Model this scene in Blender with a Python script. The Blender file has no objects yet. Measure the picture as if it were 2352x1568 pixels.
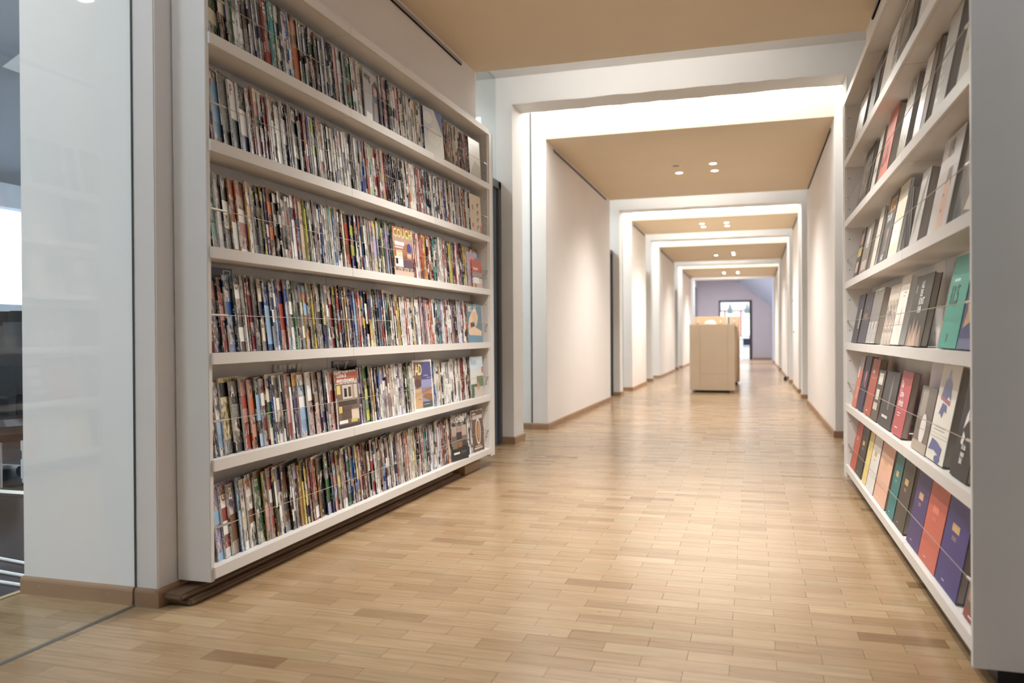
import bpy, bmesh, math, random
from mathutils import Matrix, Vector
random.seed(7)
S = bpy.context.scene
COL = S.collection
R_ = math.radians

# ------------------------------------------------------------------ camera, world, light, exposure
cd = bpy.data.cameras.new('camera'); cam = bpy.data.objects.new('camera', cd); COL.objects.link(cam)
yaw, pitch, roll = 0.2921, -0.0050, -0.0060
cy, sy, cp, sp = math.cos(yaw), math.sin(yaw), math.cos(pitch), math.sin(pitch)
F = Vector((-sy*cp, cy*cp, sp)); Rt = Vector((cy, sy, 0)); U = Rt.cross(F)
X = Rt*math.cos(roll) + U*math.sin(roll); Y = -Rt*math.sin(roll) + U*math.cos(roll)
M = Matrix((X, Y, -F)).transposed().to_4x4(); M.translation = (0, 0, 0.90)
cam.matrix_world = M
cd.sensor_width = 36.0; cd.lens = 1834.9/2352*36.0
cd.clip_start = 0.05; cd.clip_end = 200
cd.dof.use_dof = True; cd.dof.focus_distance = 3.6; cd.dof.aperture_fstop = 2.4
S.camera = cam

w = bpy.data.worlds.new('overcast_sky'); S.world = w; w.use_nodes = True
bg = w.node_tree.nodes['Background']; bg.inputs[0].default_value = (0.80, 0.90, 1.0, 1); bg.inputs[1].default_value = 2.2
S.view_settings.view_transform = 'Standard'; S.view_settings.look = 'None'
S.view_settings.exposure = 0.88; S.view_settings.gamma = 1.0; S.view_settings.use_curve_mapping = False
SKY_E, DOWN_W = 1.6, 50.0          # skylight glow, downlight watts

# ------------------------------------------------------------------ helpers
def lin(c):
    return tuple(((v/255)/12.92 if v/255 <= .04045 else ((v/255+.055)/1.055)**2.4) for v in c)
PAL = dict(w=(240,238,234), c=(230,220,196), k=(18,17,20), d=(66,63,64), g=(150,148,147), n=(36,40,82), b=(40,84,150), t=(78,150,148),
  G=(62,104,70), y=(214,194,100), o=(196,116,78), r=(158,70,58), m=(104,38,42), p=(206,158,158), u=(78,64,100), v=(176,168,212), B=(108,78,58),
  T=(170,132,92), e=(214,190,170), l=(192,196,100), s=(206,160,132), S=(150,184,216), a=(220,170,88))
NAMES = dict(w='white', c='cream', k='black', d='dark grey', g='grey', n='navy', b='blue', t='teal', G='green', y='yellow', o='orange', r='red',
  m='maroon', p='pink', u='purple', v='lavender', B='brown', T='tan', e='beige', l='lime', s='skin-toned', S='sky-blue', a='amber')
LIN = {k: lin(v) for k, v in PAL.items()}
MATS = {}
def mat(name, col=(.8,.8,.8), rough=.5, metal=0, bump=0, bscale=60, emit=0, spec=.5, var=0):
    if name in MATS: return MATS[name]
    m = bpy.data.materials.new(name); m.use_nodes = True; nt = m.node_tree; b = nt.nodes['Principled BSDF']
    b.inputs['Base Color'].default_value = (*col, 1); b.inputs['Roughness'].default_value = rough; b.inputs['Metallic'].default_value = metal
    b.inputs['Specular IOR Level'].default_value = spec
    if emit: b.inputs['Emission Color'].default_value = (*col, 1); b.inputs['Emission Strength'].default_value = emit
    if bump or var:
        tc = nt.nodes.new('ShaderNodeTexCoord'); n = nt.nodes.new('ShaderNodeTexNoise'); n.inputs['Scale'].default_value = bscale; n.inputs['Detail'].default_value = 4
        nt.links.new(tc.outputs['Object'], n.inputs['Vector'])
        if bump:
            bp = nt.nodes.new('ShaderNodeBump'); bp.inputs['Strength'].default_value = bump; bp.inputs['Distance'].default_value = .004
            nt.links.new(n.outputs['Fac'], bp.inputs['Height']); nt.links.new(bp.outputs['Normal'], b.inputs['Normal'])
        if var:
            n2 = nt.nodes.new('ShaderNodeTexNoise'); n2.inputs['Scale'].default_value = 1.3; n2.inputs['Detail'].default_value = 5
            nt.links.new(tc.outputs['Object'], n2.inputs['Vector'])
            mp = nt.nodes.new('ShaderNodeMapRange'); mp.inputs['From Min'].default_value = .3; mp.inputs['From Max'].default_value = .7
            mp.inputs['To Min'].default_value = 1-var; mp.inputs['To Max'].default_value = 1+var*.4
            hs = nt.nodes.new('ShaderNodeHueSaturation'); hs.inputs['Color'].default_value = (*col, 1)
            nt.links.new(n2.outputs['Fac'], mp.inputs['Value']); nt.links.new(mp.outputs['Result'], hs.inputs['Value']); nt.links.new(hs.outputs['Color'], b.inputs['Base Color'])
    MATS[name] = m
    return m
def N(nt, t, **kw):
    n = nt.nodes.new('ShaderNode'+t)
    for k, v in kw.items(): setattr(n, k, v)
    return n
def math_(nt, op, a, b=None, c=None):
    n = N(nt, 'Math', operation=op)
    for i, v in enumerate((a, b, c)):
        if v is None: continue
        if isinstance(v, (int, float)): n.inputs[i].default_value = v
        else: nt.links.new(v, n.inputs[i])
    return n.outputs[0]
def mixc(nt, f, a, b):
    n = N(nt, 'Mix', data_type='RGBA')
    for i, v in ((0, f), (6, a), (7, b)):
        if isinstance(v, (int, float)): n.inputs[i].default_value = v
        elif isinstance(v, tuple): n.inputs[i].default_value = (*v, 1)
        else: nt.links.new(v, n.inputs[i])
    return n.outputs[2]

WHITE = mat('white_wall_paint', (.80,.785,.76), .75, bump=.12, bscale=90, var=.04)
WARM = mat('warm_wall_paint', (.84,.80,.775), .75, bump=.08, bscale=120, var=.03)
TAN = mat('tan_ceiling_paint', (.77,.65,.48), .8, var=.03)
EDGE = mat('ceiling_edge_paint', (.70,.665,.575), .7)
LAM = mat('white_laminate', (.76,.735,.705), .42, bump=.02, bscale=200, var=.03)
STEEL = mat('steel', (.55,.53,.50), .35, .9)
CABLE = mat('cable_steel', (.40,.36,.30), .5, .4)
DARKM = mat('dark_door_metal', (.085,.088,.092), .45, .3)
LEAF = mat('door_leaf_metal', (.20,.26,.34), .35, .3)
BASEB = mat('oak_baseboard', (.36,.215,.125), .5, bump=.05, bscale=40, var=.18)
BOARD = mat('old_brown_board', (.20,.125,.075), .6, bump=.15, bscale=50, var=.25)
PAGES = mat('paper_pages', (.76,.74,.70), .7)
PAGED = mat('book_pages', (.42,.37,.31), .8, bump=.4, bscale=300)
HOLE = mat('peg_hole_dark', (.02,.02,.02), .8)
RAILM = mat('hanging_rail_metal', (.42,.355,.30), .5, .1)
LINO = mat('dark_linoleum', (.022,.026,.038), .32, var=.2)
CLERE = mat('opal_clerestory', (1,.985,.95), .5, emit=3.2)
FILL_PANEL = mat('fill_light_panel', (.93,.97,1), .5, emit=14)
COVE = mat('beam_fill_tube', (1,.97,.92), .5, emit=34)
OPAL = mat('opal_skylight', (1,.985,.955), .5, emit=SKY_E)
LAMP = mat('downlight_lens', (1,.96,.88), .4, emit=14)
LAMPOFF = mat('unlit_lens', (.10,.075,.05), .4)
MAPLE = mat('maple_veneer', (.78,.63,.47), .42, bump=.03, bscale=30, var=.08)
MAPLE2 = mat('warm_maple_veneer', (.56,.36,.22), .42, var=.08)
DKBROWN = mat('dark_brown_interior', (.15,.075,.04), .6)
BLACKP = mat('black_plastic', (.012,.014,.018), .35)
GREYP = mat('grey_plastic', (.42,.42,.40), .5)
WPLAST = mat('white_plastic', (.85,.85,.85), .4)
ENDW = mat('end_room_paint', (.56,.50,.53), .8, var=.05)
ENDS = mat('end_room_slope_paint', (.58,.64,.80), .8)
REDW = mat('red_window_frame', (.42,.10,.06), .5)
DESKW = mat('dark_desk_wood', (.16,.085,.05), .35)
SKIN = mat('pale_pink_paper', (.78,.5,.4), .6)
SIDEW = mat('side_room_paint', (.33,.37,.43), .8)

def glass_mat():
    m = bpy.data.materials.new('green_tinted_glass'); m.use_nodes = True; nt = m.node_tree; nt.nodes.clear()
    o = N(nt, 'OutputMaterial'); t = N(nt, 'BsdfTransparent'); t.inputs[0].default_value = (.945,.97,.958,1)
    g = N(nt, 'BsdfGlossy'); g.inputs['Roughness'].default_value = .02; f = N(nt, 'Fresnel'); ge = N(nt, 'NewGeometry')
    nt.links.new(math_(nt, 'MULTIPLY_ADD', ge.outputs['Backfacing'], 1/1.45-1.45, 1.45), f.inputs['IOR'])
    mx = N(nt, 'MixShader'); nt.links.new(f.outputs[0], mx.inputs[0]); nt.links.new(t.outputs[0], mx.inputs[1]); nt.links.new(g.outputs[0], mx.inputs[2])
    nt.links.new(mx.outputs[0], o.inputs[0]); return m
GLASS = glass_mat()

def plank_mat():
    m = bpy.data.materials.new('beech_plank'); m.use_nodes = True; nt = m.node_tree; b = nt.nodes['Principled BSDF']
    at = N(nt, 'Attribute', attribute_name='tone'); g = N(nt, 'NewGeometry')
    mp = N(nt, 'Mapping'); mp.inputs['Scale'].default_value = (3.0, 45, 1); nt.links.new(g.outputs['Position'], mp.inputs['Vector'])
    off = N(nt, 'VectorMath', operation='ADD'); sc = N(nt, 'VectorMath', operation='SCALE'); sc.inputs[0].default_value = (37, 11, 5); nt.links.new(at.outputs['Fac'], sc.inputs['Scale'])
    nt.links.new(mp.outputs[0], off.inputs[0]); nt.links.new(sc.outputs[0], off.inputs[1])
    n = N(nt, 'TexNoise'); n.inputs['Scale'].default_value = 1.6; n.inputs['Detail'].default_value = 6; n.inputs['Roughness'].default_value = .62; nt.links.new(off.outputs[0], n.inputs['Vector'])
    r = N(nt, 'ValToRGB'); nt.links.new(at.outputs['Fac'], r.inputs[0]); el = r.color_ramp.elements
    cols = [(0,(.23,.135,.066)),(.12,(.29,.178,.09)),(.3,(.355,.23,.122)),(.5,(.40,.264,.145)),(.7,(.44,.30,.172)),(.88,(.385,.272,.15)),(1,(.48,.342,.20))]
    el[0].position, el[0].color = 0, (*cols[0][1],1); el[1].position, el[1].color = 1, (*cols[-1][1],1)
    for p_, c_ in cols[1:-1]:
        e = el.new(p_); e.color = (*c_, 1)
    mr = N(nt, 'MapRange'); mr.inputs['From Min'].default_value = .3; mr.inputs['From Max'].default_value = .7; mr.inputs['To Min'].default_value = .80; mr.inputs['To Max'].default_value = 1.12
    nt.links.new(n.outputs['Fac'], mr.inputs['Value'])
    n3 = N(nt, 'TexNoise'); n3.inputs['Scale'].default_value = 28; n3.inputs['Detail'].default_value = 2; nt.links.new(g.outputs['Position'], n3.inputs['Vector'])
    k = math_(nt, 'LESS_THAN', n3.outputs['Fac'], .245)
    hs = N(nt, 'HueSaturation'); nt.links.new(r.outputs[0], hs.inputs['Color']); nt.links.new(mr.outputs[0], hs.inputs['Value'])
    nt.links.new(mixc(nt, math_(nt, 'MULTIPLY', k, .6), hs.outputs[0], (.16,.08,.04)), b.inputs['Base Color'])
    rr = N(nt, 'MapRange'); rr.inputs['To Min'].default_value = .17; rr.inputs['To Max'].default_value = .29; nt.links.new(n.outputs['Fac'], rr.inputs['Value']); nt.links.new(rr.outputs[0], b.inputs['Roughness'])
    bp = N(nt, 'Bump'); bp.inputs['Strength'].default_value = .02; bp.inputs['Distance'].default_value = .001; nt.links.new(n.outputs['Fac'], bp.inputs['Height']); nt.links.new(bp.outputs[0], b.inputs['Normal'])
    b.inputs['Specular IOR Level'].default_value = .7
    return m
PLANK = plank_mat(); GAP = mat('floor_joint_dark', (.20,.115,.055), .7)

def cover_mat(name, spine):
    m = bpy.data.materials.new(name); m.use_nodes = True; nt = m.node_tree; b = nt.nodes['Principled BSDF']
    A = N(nt, 'Attribute', attribute_name='ca').outputs['Color']; B_ = N(nt, 'Attribute', attribute_name='cb').outputs['Color']
    sd = N(nt, 'Attribute', attribute_name='seed').outputs['Fac']
    uv = N(nt, 'UVMap', uv_map='uv'); sx = N(nt, 'SeparateXYZ'); nt.links.new(uv.outputs[0], sx.inputs[0]); u, v = sx.outputs[0], sx.outputs[1]
    def noise(ux, vx, k, det=2, dim=True):
        c = N(nt, 'CombineXYZ'); nt.links.new(math_(nt, 'MULTIPLY', u, ux), c.inputs[0]); nt.links.new(math_(nt, 'MULTIPLY', v, vx), c.inputs[1]); nt.links.new(math_(nt, 'MULTIPLY_ADD', sd, 91.7, k), c.inputs[2])
        n = N(nt, 'TexNoise'); n.inputs['Scale'].default_value = 1; n.inputs['Detail'].default_value = det; nt.links.new(c.outputs[0], n.inputs['Vector']); return n.outputs['Fac']
    def step(x, lo, hi):
        n = N(nt, 'MapRange'); n.inputs['From Min'].default_value = lo; n.inputs['From Max'].default_value = hi; nt.links.new(x, n.inputs['Value']); return n.outputs[0]
    lum = N(nt, 'RGBToBW'); nt.links.new(A, lum.inputs[0])
    ink = mixc(nt, math_(nt, 'GREATER_THAN', lum.outputs[0], .28), (.86,.84,.80), (.03,.028,.03))
    if spine:
        vf = math_(nt, 'FRACT', math_(nt, 'MULTIPLY', v, 70))
        t = math_(nt, 'MULTIPLY', math_(nt, 'GREATER_THAN', noise(0, 160, 3, 0), .5), math_(nt, 'GREATER_THAN', noise(0, 5, 9, 1), .53))
        t = math_(nt, 'MULTIPLY', t, math_(nt, 'MULTIPLY', math_(nt, 'GREATER_THAN', u, .25), math_(nt, 'LESS_THAN', u, .75)))
        blk = math_(nt, 'GREATER_THAN', noise(0, 3.2, 21, 0), .62)
        col = mixc(nt, math_(nt, 'MULTIPLY', t, .85), mixc(nt, blk, A, B_), ink)
    else:
        # horizontal bands of the page: plain colour, picture or a second colour; small type only on the plain ones
        vb = math_(nt, 'MULTIPLY_ADD', sd, 3.1, math_(nt, 'MULTIPLY', v, 5.4)); bid = math_(nt, 'FLOOR', vb)
        def rnd(k):
            c = N(nt, 'CombineXYZ'); nt.links.new(bid, c.inputs[0]); nt.links.new(math_(nt, 'MULTIPLY', sd, 77.7), c.inputs[1]); c.inputs[2].default_value = k
            wn_ = N(nt, 'TexWhiteNoise'); nt.links.new(c.outputs[0], wn_.inputs['Vector']); return wn_.outputs['Value']
        r1, r2 = rnd(1.5), rnd(8.5)
        tone_ = mixc(nt, r2, (.07,.055,.05), (.62,.54,.46))
        ph = mixc(nt, step(noise(3.2, 5, 1, 3), .40, .60), B_, tone_)
        ph = mixc(nt, math_(nt, 'MULTIPLY', step(noise(7, 10, 5, 3), .52, .62), .85), ph, (.025,.022,.026))
        ph = mixc(nt, math_(nt, 'MULTIPLY', step(noise(6, 8, 8, 3), .58, .66), .8), ph, (.78,.75,.70))
        pic = math_(nt, 'LESS_THAN', r1, .50); sec = math_(nt, 'MULTIPLY', math_(nt, 'GREATER_THAN', r1, .50), math_(nt, 'LESS_THAN', r1, .62))
        col = mixc(nt, sec, A, B_)
        rows = math_(nt, 'MULTIPLY', v, 84); rf = math_(nt, 'FRACT', rows); ri = math_(nt, 'FLOOR', rows)
        c = N(nt, 'CombineXYZ'); nt.links.new(math_(nt, 'MULTIPLY', u, 75), c.inputs[0]); nt.links.new(math_(nt, 'MULTIPLY', ri, 3.7), c.inputs[1]); nt.links.new(math_(nt, 'MULTIPLY', sd, 50), c.inputs[2])
        tn = N(nt, 'TexNoise'); tn.inputs['Scale'].default_value = 1; tn.inputs['Detail'].default_value = 0; nt.links.new(c.outputs[0], tn.inputs['Vector'])
        tx = math_(nt, 'MULTIPLY', math_(nt, 'GREATER_THAN', tn.outputs['Fac'], .45), math_(nt, 'LESS_THAN', rf, .5))
        tx = math_(nt, 'MULTIPLY', tx, math_(nt, 'GREATER_THAN', r2, .55)); tx = math_(nt, 'MULTIPLY', tx, math_(nt, 'GREATER_THAN', u, .025))
        col = mixc(nt, math_(nt, 'MULTIPLY', tx, .7), col, ink)
        col = mixc(nt, pic, col, ph)
        # barcode label low on the cover of about half the issues
        bx = math_(nt, 'MULTIPLY', math_(nt, 'MULTIPLY', math_(nt, 'GREATER_THAN', u, .03), math_(nt, 'LESS_THAN', u, .11)), math_(nt, 'MULTIPLY', math_(nt, 'GREATER_THAN', v, .03), math_(nt, 'LESS_THAN', v, .17)))
        bx = math_(nt, 'MULTIPLY', bx, math_(nt, 'GREATER_THAN', math_(nt, 'FRACT', math_(nt, 'MULTIPLY', sd, 7.31)), .55))
        bar = math_(nt, 'MULTIPLY', math_(nt, 'GREATER_THAN', noise(0, 260, 44, 0), .52), math_(nt, 'MULTIPLY', math_(nt, 'GREATER_THAN', u, .045), math_(nt, 'LESS_THAN', u, .095)))
        col = mixc(nt, bx, col, mixc(nt, bar, (.80,.79,.76), (.03,.03,.03)))
    nt.links.new(col, b.inputs['Base Color']); b.inputs['Roughness'].default_value = .26; b.inputs['Specular IOR Level'].default_value = .5
    return m
COVER = cover_mat('printed_cover', False); SPINE = cover_mat('printed_spine', True)
def print_mat():
    m = bpy.data.materials.new('flat_print'); m.use_nodes = True; nt = m.node_tree; b = nt.nodes['Principled BSDF']
    nt.links.new(N(nt, 'Attribute', attribute_name='ca').outputs['Color'], b.inputs['Base Color']); b.inputs['Roughness'].default_value = .28; return m
PRINT = print_mat()
def flat(c, rough=.35):
    k = 'ink_%02x%02x%02x' % tuple(int(255*min(1, v)) for v in c)
    return mat(k, c, rough)

class MB:
    """collects quads / boxes / lathes and links them as ONE mesh object"""
    def __init__(s): s.v = []; s.f = []; s.m = []; s.c = []
    def quad(s, pts, mi=0, col=None):
        i = len(s.v); s.v += [tuple(p) for p in pts]; s.f.append(tuple(range(i, i+len(pts)))); s.m.append(mi); s.c.append(col)
    def box(s, a, b, mi=0, M=None, ch=0):
        (x0,y0,z0),(x1,y1,z1) = a, b
        P = [Vector(p) for p in ((x0,y0,z0),(x1,y0,z0),(x1,y1,z0),(x0,y1,z0),(x0,y0,z1),(x1,y0,z1),(x1,y1,z1),(x0,y1,z1))]
        if M: P = [M @ p for p in P]
        i = len(s.v); s.v += [tuple(p) for p in P]
        for f in ((0,3,2,1),(4,5,6,7),(0,1,5,4),(1,2,6,5),(2,3,7,6),(3,0,4,7)): s.f.append(tuple(i+k for k in f)); s.m.append(mi); s.c.append(None)
        return s
    def lathe(s, prof, c=(0,0,0), n=16, mi=0, M=None):
        i = len(s.v)
        for r, z in prof:
            for k in range(n):
                a = 2*math.pi*k/n; p = Vector((c[0]+r*math.cos(a), c[1]+r*math.sin(a), c[2]+z)); s.v.append(tuple(M @ p if M else p))
        for j in range(len(prof)-1):
            for k in range(n): s.f.append((i+j*n+k, i+j*n+(k+1)%n, i+(j+1)*n+(k+1)%n, i+(j+1)*n+k)); s.m.append(mi); s.c.append(None)
        s.f.append(tuple(i+k for k in reversed(range(n)))); s.m.append(mi); s.c.append(None)
        j = len(prof)-1; s.f.append(tuple(i+j*n+k for k in range(n))); s.m.append(mi); s.c.append(None)
        return s
    def tube(s, pts, r, n=8, mi=0):
        pts = [Vector(p) for p in pts]; rings = []
        for j, p in enumerate(pts):
            d = (pts[min(j+1, len(pts)-1)] - pts[max(j-1, 0)]).normalized(); a = d.orthogonal().normalized() if abs(d.z) > .9 else d.cross(Vector((0,0,1))).normalized(); b = d.cross(a)
            i = len(s.v); rings.append(i)
            for k in range(n): t = 2*math.pi*k/n; s.v.append(tuple(p + a*r*math.cos(t) + b*r*math.sin(t)))
        for j in range(len(pts)-1):
            for k in range(n): s.f.append((rings[j]+k, rings[j]+(k+1)%n, rings[j+1]+(k+1)%n, rings[j+1]+k)); s.m.append(mi); s.c.append(None)
        for e in (0, -1): s.f.append(tuple(rings[e]+k for k in range(n))); s.m.append(mi); s.c.append(None)
        return s
    def mesh(s, name, mats, bevel=0):
        me = bpy.data.meshes.new(name); me.from_pydata(s.v, [], s.f)
        for m_ in (mats if isinstance(mats, (list, tuple)) else [mats]): me.materials.append(m_)
        if any(s.m): me.polygons.foreach_set('material_index', s.m)
        if any(c is not None for c in s.c):
            at = me.color_attributes.new('ca', 'FLOAT_COLOR', 'CORNER')
            for p, c in zip(me.polygons, s.c):
                for li in p.loop_indices: at.data[li].color = (*(c or (1,1,1)), 1)
        bm = bmesh.new(); bm.from_mesh(me); bmesh.ops.recalc_face_normals(bm, faces=bm.faces)
        if bevel: bmesh.ops.bevel(bm, geom=list(bm.edges), offset=bevel, segments=2, affect='EDGES', clamp_overlap=True)
        bm.to_mesh(me); bm.free(); return me
    def build(s, name, mats, parent=None, bevel=0):
        return put(name, s.mesh(name, mats, bevel), parent)
def put(name, me, parent=None, loc=None):
    o = bpy.data.objects.new(name, me); COL.objects.link(o)
    if parent: o.parent = parent
    if loc: o.location = loc
    return o
def box(name, a, b, m, parent=None, bevel=0): return MB().box(a, b).build(name, m, parent, bevel)
def struct(o): o['kind'] = 'structure'; return o
def empty(name, loc=(0,0,0)):
    o = bpy.data.objects.new(name, None); COL.objects.link(o); o.location = loc; o.empty_display_size = .1; return o
def tag(o, label, cat, group=None):
    o['label'] = label; o['category'] = cat
    if group: o['group'] = group
    return o
FONTS = {}; TEXTS = []
def text(body, size, loc, parent, col, name='masthead', sx=1.0, spacing=1.0, bold=.0007):
    k = (body, round(size, 4), col, sx, bold)
    if k not in FONTS:
        f = bpy.data.curves.new(name, 'FONT'); f.body = body; f.size = size; f.space_character = spacing; f.space_line = .85; f.resolution_u = 2; f.offset = bold; f.materials.append(flat(col)); FONTS[k] = f
    TEXTS.append((name, k, parent, loc, sx))
def prints(parent, rects, name='cover_print', y=-.0004):
    mb = MB()
    for j, r in enumerate(rects):
        yy = y - .00012*j
        if r[0] == 'e':
            _, cx, cz, rx, rz, c = r; mb.quad([(cx+rx*math.cos(2*math.pi*k/18), yy, cz+rz*math.sin(2*math.pi*k/18)) for k in range(18)], 0, c)
        elif r[0] == 'p':
            mb.quad([(x, yy, z) for x, z in r[1]], 0, r[2])
        else:
            x0, z0, x1, z1, c = r; mb.quad([(x0,yy,z0),(x1,yy,z0),(x1,yy,z1),(x0,yy,z1)], 0, c)
    return mb.build(name, PRINT, parent)
# ------------------------------------------------------------------ floor
XL, XR, ZC = -1.92, 0.70, 2.83
fl = struct(box('floor', (-2.5, -3.0, -.06), (1.28, 40.0, -.012), GAP))
PW, PL = .0725, .2385
def plank_geo(mb, x0, x1, y0, y1):
    g, c = .0005, .0
    x0 += g; x1 -= g; y0 += g; y1 -= g; i = len(mb.v)
    mb.v += [(x0,y0,-.012),(x1,y0,-.012),(x1,y1,-.012),(x0,y1,-.012),(x0,y0,0),(x1,y0,0),(x1,y1,0),(x0,y1,0)]
    for f in ((0,1,5,4),(1,2,6,5),(2,3,7,6),(3,0,4,7),(4,5,6,7)): mb.f.append(tuple(i+k for k in f)); mb.m.append(0); mb.c.append(None)
def tone(): return min(1, max(0, random.gauss(.56, .19)))
rows = []
for r in range(int((27.95-1.1)/PW)):
    y0 = 1.098 + r*PW + .001; off = -1.849 + (PL/2 if r % 2 else 0) + random.uniform(-.004, .004)
    lo, hi = (-2.5, 1.27) if y0 < 2.2 else (-1.93, .712)
    for g0, g1 in ((5.56, 7.5), (11.3, 13.3), (15.3, 17.35), (21.2, 23.3), (27.0, 28.9)):
        if g0 < y0 < g1: lo, hi = -2.3, 1.1
    k = math.floor((lo-off)/PL)
    x = off + k*PL
    while x < hi:
        a, b = max(x, lo), min(x+PL, hi)
        if b-a > .012: rows.append((a, b, y0, y0+PW))
        x += PL
def cam_px(x, y, z=0.0):
    d = Vector((x, y, z-.9)); q = d.dot(F); return (1176+1834.9*d.dot(X)/q, 784-1834.9*d.dot(Y)/q) if q > .1 else (-1e4, 1e5)
single, rest = [], []
for p in rows:
    u_, v_ = cam_px((p[0]+p[1])/2, (p[2]+p[3])/2)
    hid = (p[0] < -1.8 and 2.35 < p[2] < 5.3) or (p[1] > .6 and 2.3 < p[2] < 5.2)
    (single if (len(single) < 300 and -60 < u_ < 2400 and v_ < 1600 and not hid) else rest).append(p)
var = {}
for (a, b, y0, y1) in single:
    t = round(tone()*14)/14; key = (round(b-a, 3), t)
    if key not in var:
        mb = MB(); plank_geo(mb, 0, b-a, 0, PW); me = mb.mesh('plank', PLANK); at = me.attributes.new('tone', 'FLOAT', 'FACE'); at.data.foreach_set('value', [t]*len(me.polygons)); var[key] = me
    put('plank', var[key], fl, (a, y0, 0))
mb = MB(); tl = []
for (a, b, y0, y1) in rest:
    plank_geo(mb, a, b, y0, y1); tl += [tone()]*5
me = mb.mesh('planks', PLANK); at = me.attributes.new('tone', 'FLOAT', 'FACE'); at.data.foreach_set('value', tl)
o = put('planks', me, fl); o['kind'] = 'stuff'
struct(box('trim_1', (-2.016, 1.0, -.012), (-1.998, 2.22, .0015), mat('glass_channel_grey', (.16,.155,.14), .5, .3)))
struct(box('trim_2', (-2.53, .8, -.012), (-2.505, 2.235, .002), mat('threshold_wood', (.42,.30,.17), .5)))

# ------------------------------------------------------------------ walls, piers, beams, ceilings
WALLS = [(2.228, 5.51), (7.57, 11.22), (13.33, 15.21), (17.45, 21.10), (23.36, 27.02)]
PIERS = [(6.475, 6.77), (12.15, 12.44), (16.13, 16.42), (22.09, 22.38), (27.95, 28.24)]
ORD_ = ('first', 'second', 'third', 'fourth', 'fifth')
def baseboard(side, a, b, h=.06, t=.014):
    """rounded-top oak strip round the given world rectangle edge a->b, t thick to its right"""
    d = Vector((b[0]-a[0], b[1]-a[1], 0)); L = d.length; d.normalize(); n = Vector((d.y, -d.x, 0))
    prof = [(0,0),(t,0),(t,h-.012),(t*.85,h-.005),(t*.55,h-.001),(0,h)]
    mb = MB(); i = 0
    for e in (0, L):
        for q, z in prof: mb.v.append(tuple(Vector((a[0], a[1], 0)) + d*e + n*q + Vector((0,0,z))))
    k = len(prof)
    for j in range(k): mb.f.append((j, (j+1)%k, k+(j+1)%k, k+j)); mb.m.append(0); mb.c.append(None)
    mb.f.append(tuple(range(k))); mb.f.append(tuple(range(k, 2*k))); mb.m += [0,0]; mb.c += [None,None]
    o = mb.build('baseboard_'+side, BASEB); struct(o)
    # two countersunk screws on a long or short run
    s = MB()
    for e in ((.5*L,) if L < .3 else (.09, L-.1)):
        c = Vector((a[0], a[1], 0)) + d*e + n*(t+.0005)
        s.lathe([(.0022, -.001), (.0022, .001)], (0,0,0), 8, 0, Matrix.Translation(c+Vector((0,0,h*.55))) @ n.to_track_quat('Z','Y').to_matrix().to_4x4())
    s.build('screw', STEEL, o)
tr = 3
for i, (a, b) in enumerate(WALLS):
    struct(box('wall_left', (-2.5, a, -.012), (XL, b, 3.6), WARM, None, .004))
    struct(box('wall_right', (XR, a, -.012), (1.28, b, 3.6), WARM, None, .004))
    baseboard('left', (XL, a-.014), (XL, b+.014)); [baseboard('left', q0, q1) for q0, q1 in ((((-2.5, a), (-2.013, a)), ((-2.004, a), (XL, a))) if i == 0 else (((-2.5, a), (XL, a)),))]; baseboard('left', (XL, b), (-2.5, b))
    baseboard('right', (XR, b+.014), (XR, a-.014)); baseboard('right', (XR, a), (1.28, a)); baseboard('right', (1.28, b), (XR, b))
    # tan ceiling panel with a pale edge above it
    c = struct(box('ceiling', (XL, a, ZC), (XR, b, ZC+.012), TAN))
    struct(box('ceiling_edge', (XL, a+.002, ZC+.012), (XR, b-.002, 2.957), EDGE))
    cv = tag(empty('beam_fill_light', ((XL+.2)+.85, b-.05, 2.957)), 'slim added fill light tube lying unseen on top of the %s tan ceiling' % ORD_[i], 'light'); box('housing', (-.85,-.02,0), (.85,.03,.012), WPLAST, cv); MB().tube([(-.83,.005,.026),(.83,.005,.026)], .013, 10).build('tube', COVE, cv)  # added tube, hidden above the ceiling, brightens the beam front
    # thin hanging rail near the top of each wall
    y0, y1 = (a+.31, b-.32) if b-a > 2 else (a+.2, b-.2)
    for side, x0, x1 in (('l', XL, XL+.012), ('r', XR-.012, XR)):
        t_ = struct(box('trim_%d' % tr, (x0, y0, ZC-.052), (x1, y1, ZC-.024), RAILM, None, .003)); tr += 1
        box('rail_slot', (x0+.002 if side == 'l' else x0-.0006, y0+.01, ZC-.052), (x1+.0006 if side == 'l' else x1-.002, y1-.01, ZC-.048), HOLE, t_)
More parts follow.
